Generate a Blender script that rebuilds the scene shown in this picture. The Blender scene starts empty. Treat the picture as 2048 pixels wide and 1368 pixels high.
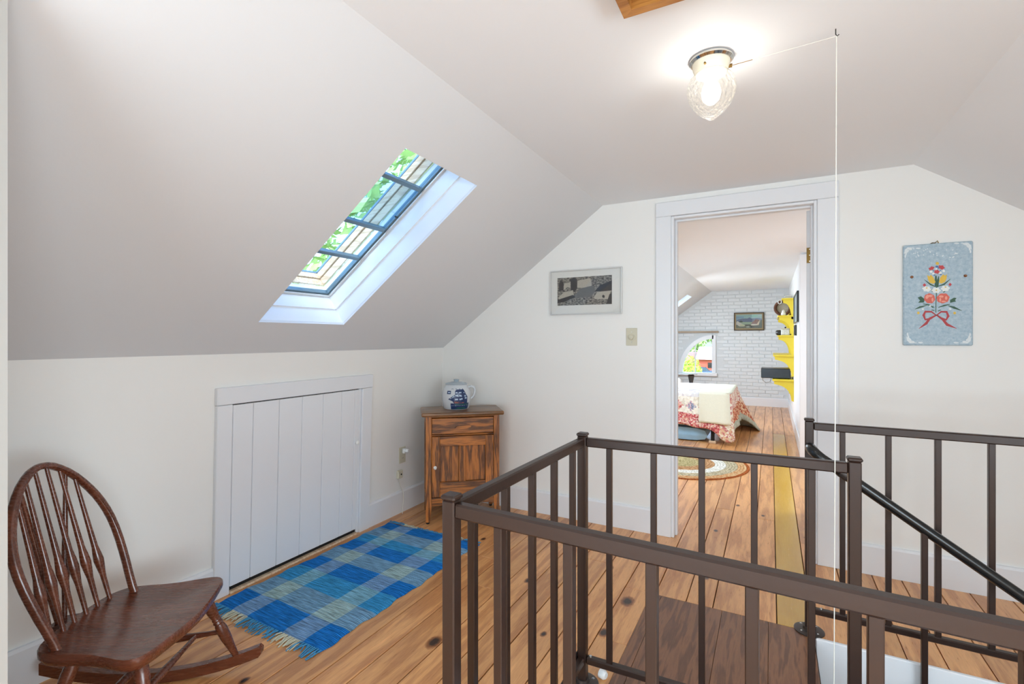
import bpy, bmesh, math, random
from mathutils import Vector, Matrix
random.seed(7)
sc = bpy.context.scene
C = sc.collection

# ------------------------------------------------------------------ camera, sky, lights, exposure
FPX, H = 972.0, 1.267
cam_d = bpy.data.cameras.new('camera'); cam = bpy.data.objects.new('camera', cam_d); C.objects.link(cam)
cam.location = (0, 0, H); cam.rotation_euler = (math.pi/2, 0, math.radians(28.05))
cam_d.sensor_width = 36.0; cam_d.lens = 36.0*FPX/2048.0
cam_d.shift_y = -8.0/2048.0            # horizon at pixel row 676
cam_d.clip_start = 0.02; cam_d.clip_end = 500
sc.camera = cam
vs = sc.view_settings
vs.view_transform = 'Standard'; vs.look = 'None'; vs.gamma = 1.0; vs.use_curve_mapping = False
vs.exposure = 0.50

world = bpy.data.worlds.new('world'); sc.world = world; world.use_nodes = True
wn = world.node_tree.nodes; wl = world.node_tree.links
bg = wn['Background']
sky = wn.new('ShaderNodeTexSky'); sky.sky_type = 'NISHITA'; sky.sun_disc = False
sky.sun_elevation = math.radians(42); sky.sun_rotation = math.radians(140); sky.air_density = 1.0; sky.dust_density = 2.5
wl.new(sky.outputs[0], bg.inputs[0]); bg.inputs[1].default_value = 0.95
cy = sc.cycles
cy.max_bounces = 8; cy.diffuse_bounces = 5; cy.glossy_bounces = 3; cy.transmission_bounces = 4; cy.transparent_max_bounces = 12
cy.caustics_reflective = False; cy.caustics_refractive = False
cy.use_adaptive_sampling = True; cy.adaptive_threshold = 0.04

def light(name, kind, loc, direction=None, energy=10, color=(1, 1, 1), **kw):
    d = bpy.data.lights.new(name, kind); d.energy = energy; d.color = color
    for k, v in kw.items(): setattr(d, k, v)
    o = bpy.data.objects.new(name, d); C.objects.link(o); o.location = loc
    if direction: o.rotation_euler = Vector(direction).to_track_quat('-Z', 'Y').to_euler()
    return o
light('sun', 'SUN', (20, -20, 30), (-0.5, 0.62, -0.6), 2.6, (1.0, 0.95, 0.88), angle=math.radians(1.5))
# unseen area lights put in for hall and bedroom; no windows stand behind them
light('hall_back_fill', 'AREA', (-0.45, -2.05, 0.95), (0, 1, 0.60), 72, (0.71, 0.885, 1.0), shape='RECTANGLE', size=2.6, size_y=1.5)  # fill added behind the camera for the hall
light('hall_right_fill', 'AREA', (1.5, -0.15, 1.0), (-1, 0.14, -0.50), 46, (0.71, 0.885, 1.0), shape='RECTANGLE', size=1.6, size_y=0.9)  # fill added out of view at the right to brighten the left walls
light('bedroom_east_daylight', 'AREA', (1.42, 4.7, 1.5), (-0.75, -0.05, -0.6), 26, (0.74, 0.88, 1.0), shape='RECTANGLE', size=1.2, size_y=0.9)  # stands for daylight from the bedroom's unseen right side
light('bedroom_west_fill', 'AREA', (-1.75, 5.3, 1.52), (0.6, 0.1, -0.8), 23, (0.74, 0.88, 1.0), shape='RECTANGLE', size=0.9, size_y=0.9)  # fill added under the left bedroom slope
light('bedroom_far_fill', 'AREA', (-1.7, 7.7, 1.55), (0.62, 0.35, -0.7), 43, (0.76, 0.89, 1.0), shape='RECTANGLE', size=0.9, size_y=0.9)  # fill added to brighten the brick end of the bedroom

# ------------------------------------------------------------------ helpers
def lin(c):
    def f(v): return v/12.92 if v <= 0.04045 else ((v+0.055)/1.055)**2.4
    return tuple(f(v/255.0) for v in c) + (1.0,)

class MB:
    def __init__(s): s.v = []; s.f = []; s.m = []; s.mi = 0
    def add(s, vs_, fs_):
        b = len(s.v); s.v += [tuple(p) for p in vs_]
        s.f += [tuple(b+i for i in f) for f in fs_]; s.m += [s.mi]*len(fs_)
        return s
    def box(s, x0, x1, y0, y1, z0, z1, M=None):
        vs_ = [Vector((x, y, z)) for z in (z0, z1) for y in (y0, y1) for x in (x0, x1)]
        if M: vs_ = [M @ p for p in vs_]
        return s.add(vs_, [(0, 2, 3, 1), (4, 5, 7, 6), (0, 1, 5, 4), (2, 6, 7, 3), (0, 4, 6, 2), (1, 3, 7, 5)])
    def bbox(s, x0, x1, y0, y1, z0, z1, b=0.004, M=None):
        """box with chamfered edges"""
        bm = bmesh.new(); bmesh.ops.create_cube(bm, size=1)
        for p in bm.verts:
            p.co = Vector(((x0+x1)/2+p.co.x*(x1-x0), (y0+y1)/2+p.co.y*(y1-y0), (z0+z1)/2+p.co.z*(z1-z0)))
        b = min(b, 0.45*min(x1-x0, y1-y0, z1-z0))
        bmesh.ops.bevel(bm, geom=list(bm.edges), offset=b, segments=1, affect='EDGES', profile=0.5)
        return s.bm(bm, M)
    def bm(s, bm, M=None):
        bm.verts.index_update()
        vs_ = [M @ p.co if M else p.co.copy() for p in bm.verts]
        fs_ = [[p.index for p in f.verts] for f in bm.faces]
        bm.free(); return s.add(vs_, fs_)
    def sweep(s, pts, radii, n=10, cap=True, flat=1.0, up=None):
        """tube along points, a radius for each"""
        pts = [Vector(p) for p in pts]; rings = []; prev = None
        for i, p in enumerate(pts):
            t = (pts[min(i+1, len(pts)-1)]-pts[max(i-1, 0)])
            t = t.normalized() if t.length > 1e-9 else Vector((0, 0, 1))
            if prev is None:
                a = Vector(up) if up else (Vector((0, 0, 1)) if abs(t.z) < 0.9 else Vector((1, 0, 0)))
            else: a = prev
            a = (a-t*a.dot(t)).normalized(); b = t.cross(a); prev = a
            r = radii[i] if isinstance(radii, (list, tuple)) else radii
            rings.append([p+a*(r*math.cos(2*math.pi*k/n))+b*(r*flat*math.sin(2*math.pi*k/n)) for k in range(n)])
        vs_ = [q for r in rings for q in r]; fs_ = []
        for i in range(len(rings)-1):
            for k in range(n):
                fs_.append((i*n+k, i*n+(k+1) % n, (i+1)*n+(k+1) % n, (i+1)*n+k))
        if cap:
            fs_.append(tuple(reversed(range(n)))); fs_.append(tuple(range((len(rings)-1)*n, len(rings)*n)))
        return s.add(vs_, fs_)
    def turned(s, p0, p1, prof, n=12):
        p0, p1 = Vector(p0), Vector(p1)
        return s.sweep([p0+(p1-p0)*f for f, r in prof], [r for f, r in prof], n)
    def lathe(s, prof, n=24, c=(0, 0, 0)):
        """profile of (radius, z) round the z axis"""
        vs_ = []; fs_ = []
        for r, z in prof:
            for k in range(n):
                a = 2*math.pi*k/n; vs_.append((c[0]+r*math.cos(a), c[1]+r*math.sin(a), c[2]+z))
        for i in range(len(prof)-1):
            for k in range(n): fs_.append((i*n+k, i*n+(k+1) % n, (i+1)*n+(k+1) % n, (i+1)*n+k))
        fs_.append(tuple(reversed(range(n)))); fs_.append(tuple(range((len(prof)-1)*n, len(prof)*n)))
        return s.add(vs_, fs_)
    def prism(s, poly, a0, a1, plane='xz', M=None):
        """polygon in a plane, extruded along the third axis from a0 to a1"""
        def pt(p, a):
            q = Vector((p[0], a, p[1])) if plane == 'xz' else Vector((p[0], p[1], a)) if plane == 'xy' else Vector((a, p[0], p[1]))
            return M @ q if M else q
        n = len(poly)
        area = sum(poly[i][0]*poly[(i+1) % n][1]-poly[(i+1) % n][0]*poly[i][1] for i in range(n))
        if area < 0: poly = poly[::-1]
        vs_ = [pt(p, a0) for p in poly]+[pt(p, a1) for p in poly]
        fs_ = [tuple(range(n)), tuple(reversed(range(n, 2*n)))]+[(i, i+n, (i+1) % n+n, (i+1) % n) for i in range(n)]
        if plane != 'xz': fs_ = [tuple(reversed(f)) for f in fs_]
        return s.add(vs_, fs_)
    def build(s, name, mat, parent=None, smooth=False, M=None, origin=None):
        me = bpy.data.meshes.new(name)
        vs_ = s.v
        if M: vs_ = [tuple(M @ Vector(p)) for p in vs_]
        if origin is not None: vs_ = [(p[0]-origin[0], p[1]-origin[1], p[2]-origin[2]) for p in vs_]
        me.from_pydata(vs_, [], s.f); me.update()
        mats = mat if isinstance(mat, (list, tuple)) else [mat]
        for m in mats: me.materials.append(m)
        me.polygons.foreach_set('material_index', s.m)
        if smooth:
            me.polygons.foreach_set('use_smooth', [True]*len(me.polygons))
            me.set_sharp_from_angle(angle=math.radians(40))
        o = bpy.data.objects.new(name, me); C.objects.link(o)
        if origin is not None: o.location = origin
        if parent: o.parent = parent
        return o

def tag(o, label=None, cat=None, group=None, kind=None):
    if label: o['label'] = label
    if cat: o['category'] = cat
    if group: o['group'] = group
    if kind: o['kind'] = kind
    return o
def empty(name, loc, rz, label, cat, group=None, kind=None):
    o = bpy.data.objects.new(name, None); C.objects.link(o); o.location = loc; o.rotation_euler = (0, 0, rz)
    o.empty_display_size = 0.1
    return tag(o, label, cat, group, kind)
def copy_tree(o, parent=None):
    c = o.copy(); C.objects.link(c); c.parent = parent
    for ch in [x for x in bpy.data.objects if x.parent == o]: copy_tree(ch, c)
    return c

# ------------------------------------------------------------------ materials
def newmat(name):
    m = bpy.data.materials.new(name); m.use_nodes = True
    return m, m.node_tree.nodes, m.node_tree.links, m.node_tree.nodes['Principled BSDF']
def plain(name, rgb, rough=0.5, metal=0.0, bump=0.0, bscale=60.0, var=0.0, emit=None, coat=0.0, spec=None):
    m, n, l, p = newmat(name)
    p.inputs['Base Color'].default_value = lin(rgb); p.inputs['Roughness'].default_value = rough
    p.inputs['Metallic'].default_value = metal
    if coat: p.inputs['Coat Weight'].default_value = coat; p.inputs['Coat Roughness'].default_value = 0.15
    if spec is not None: p.inputs['Specular IOR Level'].default_value = spec
    if emit: p.inputs['Emission Color'].default_value = lin(rgb); p.inputs['Emission Strength'].default_value = emit
    tc = n.new('ShaderNodeTexCoord'); no = n.new('ShaderNodeTexNoise')
    no.inputs['Scale'].default_value = bscale; no.inputs['Detail'].default_value = 4
    l.new(tc.outputs['Object'], no.inputs['Vector'])
    if bump:
        b = n.new('ShaderNodeBump'); b.inputs['Strength'].default_value = bump; b.inputs['Distance'].default_value = 0.01
        l.new(no.outputs['Fac'], b.inputs['Height']); l.new(b.outputs['Normal'], p.inputs['Normal'])
    if var:
        hs = n.new('ShaderNodeHueSaturation'); hs.inputs['Color'].default_value = lin(rgb)
        mr = n.new('ShaderNodeMapRange'); mr.inputs['To Min'].default_value = 1-var; mr.inputs['To Max'].default_value = 1+var
        l.new(no.outputs['Fac'], mr.inputs['Value']); l.new(mr.outputs[0], hs.inputs['Value'])
        l.new(hs.outputs[0], p.inputs['Base Color'])
    return m
def wood(name, dark, light_, rough=0.35, axis='Y', scale=1.0, coat=0.2, rnd=0.25, knots=None, contrast=(0.3, 0.72), rings=0.5):
    """wood whose grain runs along one object axis; each object gets its own cut of it"""
    m, n, l, p = newmat(name)
    tc = n.new('ShaderNodeTexCoord'); oi = n.new('ShaderNodeObjectInfo')
    mul = n.new('ShaderNodeMath'); mul.operation = 'MULTIPLY'; mul.inputs[1].default_value = 37.0
    l.new(oi.outputs['Random'], mul.inputs[0])
    add = n.new('ShaderNodeVectorMath'); add.operation = 'ADD'
    l.new(tc.outputs['Object'], add.inputs[0]); l.new(mul.outputs[0], add.inputs[1])
    mp = n.new('ShaderNodeMapping'); st = {'X': (0.09, 1, 1), 'Y': (1, 0.09, 1), 'Z': (1, 1, 0.09)}[axis]
    mp.inputs['Scale'].default_value = tuple(q*scale for q in st); l.new(add.outputs[0], mp.inputs['Vector'])
    n1 = n.new('ShaderNodeTexNoise'); n1.inputs['Scale'].default_value = 16; n1.inputs['Detail'].default_value = 4; n1.inputs['Distortion'].default_value = 0.35
    n2 = n.new('ShaderNodeTexNoise'); n2.inputs['Scale'].default_value = 140; n2.inputs['Detail'].default_value = 3
    l.new(mp.outputs[0], n1.inputs['Vector']); l.new(mp.outputs[0], n2.inputs['Vector'])
    wv = n.new('ShaderNodeMath'); wv.operation = 'MULTIPLY'; wv.inputs[1].default_value = 26; l.new(n1.outputs['Fac'], wv.inputs[0])
    sn = n.new('ShaderNodeMath'); sn.operation = 'SINE'; l.new(wv.outputs[0], sn.inputs[0])
    a1 = n.new('ShaderNodeMath'); a1.operation = 'MULTIPLY_ADD'; a1.inputs[1].default_value = 0.13*rings; l.new(sn.outputs[0], a1.inputs[0]); l.new(n1.outputs['Fac'], a1.inputs[2])
    a2 = n.new('ShaderNodeMath'); a2.operation = 'MULTIPLY_ADD'; a2.inputs[1].default_value = 0.35; l.new(n2.outputs['Fac'], a2.inputs[0]); l.new(a1.outputs[0], a2.inputs[2])
    s3 = n.new('ShaderNodeMath'); s3.operation = 'SUBTRACT'; s3.inputs[1].default_value = 0.175; l.new(a2.outputs[0], s3.inputs[0])
    cr = n.new('ShaderNodeValToRGB'); cr.color_ramp.elements[0].position = contrast[0]; cr.color_ramp.elements[0].color = lin(dark)
    cr.color_ramp.elements[1].position = contrast[1]; cr.color_ramp.elements[1].color = lin(light_)
    l.new(s3.outputs[0], cr.inputs['Fac'])
    hs = n.new('ShaderNodeHueSaturation'); mr = n.new('ShaderNodeMapRange')
    mr.inputs['To Min'].default_value = 1-rnd; mr.inputs['To Max'].default_value = 1+rnd
    l.new(oi.outputs['Random'], mr.inputs['Value']); l.new(mr.outputs[0], hs.inputs['Value']); l.new(cr.outputs[0], hs.inputs['Color'])
    out = hs.outputs[0]
    if knots:
        geo = n.new('ShaderNodeNewGeometry'); acc = None
        for kx, ky, kr in knots:
            sb = n.new('ShaderNodeVectorMath'); sb.operation = 'SUBTRACT'; sb.inputs[1].default_value = (kx, ky, 0); l.new(geo.outputs['Position'], sb.inputs[0])
            sm = n.new('ShaderNodeVectorMath'); sm.operation = 'MULTIPLY'; sm.inputs[1].default_value = (1/kr, 0.62/kr, 0); l.new(sb.outputs[0], sm.inputs[0])
            ln = n.new('ShaderNodeVectorMath'); ln.operation = 'LENGTH'; l.new(sm.outputs[0], ln.inputs[0])
            if acc is None: acc = ln.outputs['Value']
            else:
                mi = n.new('ShaderNodeMath'); mi.operation = 'MINIMUM'; l.new(acc, mi.inputs[0]); l.new(ln.outputs['Value'], mi.inputs[1]); acc = mi.outputs[0]
        dn = n.new('ShaderNodeTexNoise'); dn.inputs['Scale'].default_value = 45; l.new(geo.outputs['Position'], dn.inputs['Vector'])
        ad = n.new('ShaderNodeMath'); ad.operation = 'MULTIPLY_ADD'; ad.inputs[1].default_value = 0.7; l.new(dn.outputs['Fac'], ad.inputs[0]); l.new(acc, ad.inputs[2])
        kr_ = n.new('ShaderNodeValToRGB'); e = kr_.color_ramp.elements
        e[0].position = 0.5; e[0].color = (0.03, 0.015, 0.008, 1); e[1].position = 1.0; e[1].color = (1, 1, 1, 1)
        q = kr_.color_ramp.elements.new(0.78); q.color = (0.45, 0.32, 0.22, 1)
        half = n.new('ShaderNodeMath'); half.operation = 'MULTIPLY'; half.inputs[1].default_value = 0.5; l.new(ad.outputs[0], half.inputs[0])
        l.new(half.outputs[0], kr_.inputs['Fac'])
        mx = n.new('ShaderNodeMixRGB'); mx.blend_type = 'MULTIPLY'; mx.inputs[0].default_value = 1.0
        l.new(out, mx.inputs[1]); l.new(kr_.outputs[0], mx.inputs[2]); out = mx.outputs[0]
    l.new(out, p.inputs['Base Color'])
    rr = n.new('ShaderNodeMapRange'); rr.inputs['To Min'].default_value = rough-0.06; rr.inputs['To Max'].default_value = rough+0.12
    l.new(n2.outputs['Fac'], rr.inputs['Value']); l.new(rr.outputs[0], p.inputs['Roughness'])
    b = n.new('ShaderNodeBump'); b.inputs['Strength'].default_value = 0.12; b.inputs['Distance'].default_value = 0.003
    l.new(n2.outputs['Fac'], b.inputs['Height']); l.new(b.outputs['Normal'], p.inputs['Normal'])
    if coat: p.inputs['Coat Weight'].default_value = coat; p.inputs['Coat Roughness'].default_value = 0.18
    return m
def glass(name, tint=(235, 245, 248), gloss=0.08, rough=0.02):
    m = bpy.data.materials.new(name); m.use_nodes = True; n = m.node_tree.nodes; l = m.node_tree.links
    n.clear(); out = n.new('ShaderNodeOutputMaterial'); tr = n.new('ShaderNodeBsdfTransparent'); tr.inputs[0].default_value = lin(tint)
    gl = n.new('ShaderNodeBsdfGlossy'); gl.inputs['Roughness'].default_value = rough
    lw = n.new('ShaderNodeLayerWeight'); lw.inputs['Blend'].default_value = .5
    pw = n.new('ShaderNodeMath'); pw.operation = 'POWER'; pw.inputs[1].default_value = 4.5; l.new(lw.outputs['Facing'], pw.inputs[0])
    fr = n.new('ShaderNodeMath'); fr.operation = 'MULTIPLY_ADD'; fr.inputs[1].default_value = .8; fr.inputs[2].default_value = gloss; l.new(pw.outputs[0], fr.inputs[0])
    mx = n.new('ShaderNodeMixShader'); l.new(fr.outputs[0], mx.inputs[0]); l.new(tr.outputs[0], mx.inputs[1]); l.new(gl.outputs[0], mx.inputs[2])
    l.new(mx.outputs[0], out.inputs[0]); return m

KNOTS = [(-1.239, 1.635, .020), (-.6085, 2.3236, .021), (-.6357, 2.03, .015), (-.78, 2.62, .012), (-1.55, 2.75, .018), (-.93, 1.30, .012),
         (-1.12, 2.28, .012), (-1.05, 2.86, .012), (-.30, 2.75, .010), (-1.72, 1.12, .010), (-.08, 3.02, .009), (-.42, 3.65, .011),
         (-.22, 4.05, .010), (-.32, 3.45, .010), (-.05, 3.9, .009), (.2, 3.6, .011), (-1.6, 2.62, .010), (-.86, 1.9, .009)]
M = {}
M['wall'] = plain('cream wall paint', (239, 237, 233), 0.62, bump=0.05, bscale=35)
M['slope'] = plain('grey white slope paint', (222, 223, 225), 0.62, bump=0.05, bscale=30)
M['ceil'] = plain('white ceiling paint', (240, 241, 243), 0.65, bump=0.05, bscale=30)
M['trim'] = plain('white gloss trim paint', (232, 233, 236), 0.34, bump=0.03, bscale=25)
M['floor'] = wood('honey pine planks', (158, 90, 44), (250, 188, 122), 0.28, 'Y', 1.6, 0.3, 0.11, KNOTS, (0.12, 0.88), 0.30)
M['floor_gold'] = wood('golden pine plank', (196, 146, 54), (216, 170, 80), 0.2, 'Y', 1.0, 0.4, 0.03, None, (0.1, 0.9), 0.2)
M['subfloor'] = plain('dark gap between planks', (40, 24, 15), 0.8, bump=0.1)
M['landing'] = wood('dark stained oak', (84, 50, 32), (146, 98, 66), 0.33, 'Y', 2.6, 0.2, 0.05, contrast=(0.16, 0.84), rings=0.9)
M['iron'] = plain('brown enamelled steel', (46, 29, 22), 0.36, 0.1, bump=0.03, bscale=90, var=0.10, coat=0.08)
M['black'] = plain('black enamel', (20, 22, 23), 0.26, bump=0.02, bscale=60, var=0.1, coat=0.2)
M['screw'] = plain('bright screw steel', (190, 190, 188), 0.25, 1.0, bump=0.02, var=0.05)
M['flange'] = plain('dark cast flange', (66, 58, 55), 0.4, 0.4, bump=0.06, var=0.1)
M['chair'] = wood('dark walnut', (64, 29, 18), (124, 68, 46), 0.24, 'X', 1.0, 0.35, 0.06, None, (0.05, 0.95), 0.3)
M['oak'] = wood('golden oak upright', (72, 36, 10), (190, 114, 46), 0.34, 'Z', 2.2, 0.2, 0.14, contrast=(0.20, 0.78), rings=1.2)
M['oak_h'] = wood('golden oak level', (72, 36, 10), (192, 116, 48), 0.34, 'X', 2.2, 0.2, 0.14, contrast=(0.20, 0.78), rings=1.2)
M['oak_top'] = wood('worn oak top', (92, 60, 32), (150, 104, 62), 0.32, 'X', 1.2, 0.25, 0.03)
M['oak_trim'] = wood('light oak trim', (160, 100, 42), (214, 150, 76), 0.4, 'X', 2.0, 0.1, 0.08)
M['pinewood'] = wood('pale window pine', (196, 164, 132), (230, 208, 180), 0.5, 'X', 5.0, 0.0, 0.04)
M['screenmetal'] = plain('blue grey aluminium', (112, 136, 150), 0.35, 0.3, bump=0.02, var=0.06)
M['glass'] = glass('window glass', (240, 248, 252), 0.02)
M['glass_tint'] = glass('bluish storm pane', (206, 226, 238), 0.08)
M['pic_glass'] = glass('picture glass', (252, 252, 252), 0.05, 0.01)
M['silver'] = plain('brushed silver', (222, 222, 220), 0.3, 0.45, bump=0.02, var=0.05)
M['chrome'] = plain('chrome', (214, 212, 206), 0.08, 1.0, bump=0.0, var=0.02)
M['brass'] = plain('aged brass', (122, 96, 52), 0.38, 0.9, bump=0.05, var=0.12)
M['ivory'] = plain('ivory plastic', (206, 200, 178), 0.4, bump=0.01, var=0.02)
M['white_plastic'] = plain('white plastic', (236, 236, 234), 0.35, bump=0.01, var=0.02)
M['cord'] = plain('white cord', (226, 224, 214), 0.7, bump=0.05, bscale=200, var=0.04)
M['mat'] = plain('off white mat board', (244, 243, 237), 0.8, bump=0.02, var=0.02)
M['yellow'] = plain('bright yellow shelf paint', (226, 202, 56), 0.4, bump=0.03, bscale=30, var=0.04)
M['brick'] = plain('white painted brick', (222, 226, 228), 0.55, bump=0.5, bscale=45, var=0.03)
M['mortar'] = plain('painted mortar', (214, 218, 220), 0.7, bump=0.4, bscale=60, var=0.03)
M['dark'] = plain('dark hollow', (22, 18, 16), 0.8, bump=0.05, var=0.1)
M['leaf'] = plain('green leaves', (150, 182, 110), 0.6, bscale=3, var=0.4)
M['leaf_y'] = plain('yellow green leaves', (172, 196, 70), 0.6, bscale=3, var=0.35)
M['bark'] = plain('grey bark', (92, 78, 66), 0.9, bump=0.5, bscale=12, var=0.2)
M['grass'] = plain('lawn', (124, 140, 84), 0.9, bump=0.3, bscale=2, var=0.25)
M['barn_red'] = plain('faded barn red', (168, 78, 60), 0.8, bump=0.2, bscale=4, var=0.15)
M['barn_roof'] = plain('pale grey roof', (206, 208, 208), 0.6, bump=0.2, bscale=3, var=0.06)
M['carblue'] = plain('dark blue car paint', (48, 66, 88), 0.25, bscale=3, var=0.1)
M['cargrey'] = plain('grey car paint', (120, 128, 136), 0.25, bscale=3, var=0.1)
M['tyre'] = plain('tyre rubber', (28, 28, 28), 0.8, bump=0.1, var=0.1)

# ------------------------------------------------------------------ room numbers (metres; camera stands over the origin)
XK, LEAN = -2.385, 0.034              # left knee wall at the floor and its slight lean
def kx(z): return XK+LEAN*z
YF, TH = 3.215, 0.115                 # wall with the bedroom door, its thickness
YB, YW = 10.15, -2.3                  # brick gable, back wall behind the camera
ZC, XL, XR = 2.17, -1.013, 0.655      # flat ceiling and where the slopes begin
SL, SR, XKR = 0.737, 0.70, 1.98
def zs(x): return ZC-SL*(XL-x)
DX0, DX1, DZ = -0.557, 0.226, 2.04    # bedroom door opening

def struct(o, label, cat): return tag(o, label, cat, kind='structure')

# ---- floor: sub-floor with the stairwell left open, planks as pieces
WELLS = [(-0.57, 1.62, 0.94, 1.655), (0.165, 1.62, 1.775, 2.418)]
PANEL = (-0.525, 0.160, 1.70, 2.456)
def cut(rects, hole):
    out = []
    for (a, b, c, d) in rects:
        x0, x1, y0, y1 = hole
        if b <= x0 or a >= x1 or d <= y0 or c >= y1: out.append((a, b, c, d)); continue
        if c < y0: out.append((a, b, c, y0))
        if d > y1: out.append((a, b, y1, d))
        cc, dd = max(c, y0), min(d, y1)
        if a < x0: out.append((a, x0, cc, dd))
        if b > x1: out.append((x1, b, cc, dd))
    return out
mb = MB(); rects = [(-2.42, 2.0, YW, YB+.1)]
for w in WELLS: rects = cut(rects, w)
for a, b, c, d in rects: mb.box(a, b, c, d, -0.16, -0.021)
floor = struct(mb.build('floor', M['subfloor']), 'honey coloured pine plank floor of the attic hall and bedroom', 'floor')
edges = [-0.5056, -0.361, -0.242, -0.0877, 0.0231, 0.159]
x = edges[0]
while x > -2.41: x -= random.choice((.128, .14, .15, .158, .165)); edges.insert(0, max(x, -2.415))
x = edges[-1]
while x < 1.98: x += random.choice((.128, .14, .15, .158)); edges.append(min(x, 1.99))
for i in range(len(edges)-1):
    a, b = edges[i], edges[i+1]
    if b-a < 0.02: continue
    gold = abs(a-0.0231) < 1e-6
    ys = [YW, 2.456 if gold else random.uniform(-.9, .3)]
    if gold: ys += [7.3, YB]
    else:
        y = ys[-1]
        while y < YB: y += random.uniform(2.2, 4.4); ys.append(min(y, YB))
    for j in range(len(ys)-1):
        pcs = [(a+.0021, b-.0021, ys[j]+.0009, ys[j+1]-.0009)]
        for w in WELLS+[PANEL]: pcs = cut(pcs, w)
        for (p0, p1, q0, q1) in pcs:
            if p1-p0 < .008 or q1-q0 < .02: continue
            m_ = MB(); o_ = ((p0+p1)/2, (q0+q1)/2, -0.010); dz = random.uniform(-.0006, .0006)
            m_.bbox(p0, p1, q0, q1, -0.021, dz, 0.0016)
            m_.build('plank', M['floor_gold'] if gold and j == 1 else M['floor'], floor, origin=o_)
# landing panel at the head of the stairs
lp = empty('landing_panel', ((PANEL[0]+PANEL[1])/2, (PANEL[2]+PANEL[3])/2, 0), 0, 'dark stained oak boards set flush in the floor at the stair head', 'floor panel')
bx = [PANEL[0], -0.475, -0.20, -.01, PANEL[1]]
for i in range(4):
    MB().bbox(bx[i]-lp.location.x+.0006, bx[i+1]-lp.location.x-.0006, PANEL[2]-lp.location.y, PANEL[3]-lp.location.y-.002, -.0205, .0005, .001).build('board', M['landing'], lp)

# ---- stairwell below the floor
mb = MB()
mb.box(-.60, -.575, .9, 2.45, -2.6, -.165); mb.box(1.62, 1.66, .9, 2.45, -2.6, -.165)
mb.box(-.60, 1.66, .90, .935, -2.6, -.165); mb.box(-.60, 1.66, 2.422, 2.46, -2.6, -.165)
mb.box(-.60, 1.66, .9, 2.46, -2.64, -2.6)
mb.box(-.57, .14, 1.66, 1.77, -2.6, -.165); mb.box(.14, 1.62, 1.66, 1.77, -2.6, -.165)
struct(mb.build('wall_stairwell', M['trim']), 'white painted walls of the stairwell below the floor', 'wall')
tr = struct(MB().bbox(.166, 1.62, 2.400, 2.4185, -.34, .004, .004).build('trim_3', M['trim']), 'white fascia board lining the far edge of the stairwell', 'trim')
st = empty('staircase', (.165, 1.78, -2.6), 0, 'white painted wooden stairs going down the open stairwell', 'stairs')
for k in range(6):
    MB().bbox(.002+.235*k, .265+.235*k, 0, .612, 2.6-.195*(k+1)-.03, 2.6-.195*(k+1), .006).build('tread', M['landing'], st)
    MB().box(.002+.235*k-.0, .018+.235*k, 0, .612, 2.6-.195*(k+1)-.195 if k < 5 else 2.6-.195*(k+1)-.1, 2.6-.195*(k+1)-.031).build('riser', M['trim'], st)

# ---- walls, slopes, ceiling
def lean(m_):
    m_.v = [(p[0]+LEAN*p[2], p[1], p[2]) for p in m_.v]; return m_
struct(lean(MB().box(XK-.1, XK, YW, YF+.05, -.03, 1.20)).build('wall_left', M['wall']), 'cream knee wall on the left below the sloped ceiling', 'wall')
struct(MB().box(XK-.1, XK, YF+TH, YB+.1, -.03, 1.20).build('wall_bedroom_left', M['wall']), 'cream knee wall of the bedroom beside the bed', 'wall')
struct(MB().box(XKR, XKR+.1, YW, YB+.1, -.03, 1.30).build('wall_right', M['wall']), 'cream knee wall on the right out of the picture', 'wall')
SK_X0, SK_X1 = -2.136, -1.245
def slope_panel(name, y0, y1, sky_y, label):
    m_ = MB(); t = .012
    def pc(xa, xb, ya, yb):
        m_.add([(xa, ya, zs(xa)), (xb, ya, zs(xb)), (xb, yb, zs(xb)), (xa, yb, zs(xa)),
                (xa-t*.593, ya, zs(xa)+t*.805), (xb-t*.593, ya, zs(xb)+t*.805), (xb-t*.593, yb, zs(xb)+t*.805), (xa-t*.593, yb, zs(xa)+t*.805)],
               [(0, 3, 2, 1), (4, 5, 6, 7), (0, 1, 5, 4), (1, 2, 6, 5), (2, 3, 7, 6), (3, 0, 4, 7)])
    xa, xb = -2.46, XL+.012
    pc(xa, SK_X0, y0, y1); pc(SK_X1, xb, y0, y1); pc(SK_X0, SK_X1, y0, sky_y[0]); pc(SK_X0, SK_X1, sky_y[1], y1)
    return struct(m_.build(name, M['slope']), label, 'ceiling')
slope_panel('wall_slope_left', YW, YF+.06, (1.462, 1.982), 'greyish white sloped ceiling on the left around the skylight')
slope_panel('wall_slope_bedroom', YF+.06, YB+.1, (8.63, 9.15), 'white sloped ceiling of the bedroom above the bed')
m_ = MB(); zr = ZC-SR*(XKR+.06-XR)
m_.add([(XR, YW, ZC), (XKR+.06, YW, zr), (XKR+.06, YB+.1, zr), (XR, YB+.1, ZC), (XR+.02, YW, ZC+.03), (XKR+.08, YW, zr+.03), (XKR+.08, YB+.1, zr+.03), (XR+.02, YB+.1, ZC+.03)],
       [(0, 3, 2, 1), (4, 5, 6, 7), (0, 1, 5, 4), (1, 2, 6, 5), (2, 3, 7, 6), (3, 0, 4, 7)])
m_.v = [(p[0], p[1], p[2]) for p in m_.v]
struct(m_.build('wall_slope_right', M['ceil']), 'white sloped ceiling on the right above the wall plaque', 'ceiling')
struct(MB().box(XL, XR+.01, YW, YB+.1, ZC, ZC+.03).build('ceiling', M['ceil']), 'flat white ceiling carrying the glass lamp', 'ceiling')

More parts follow.
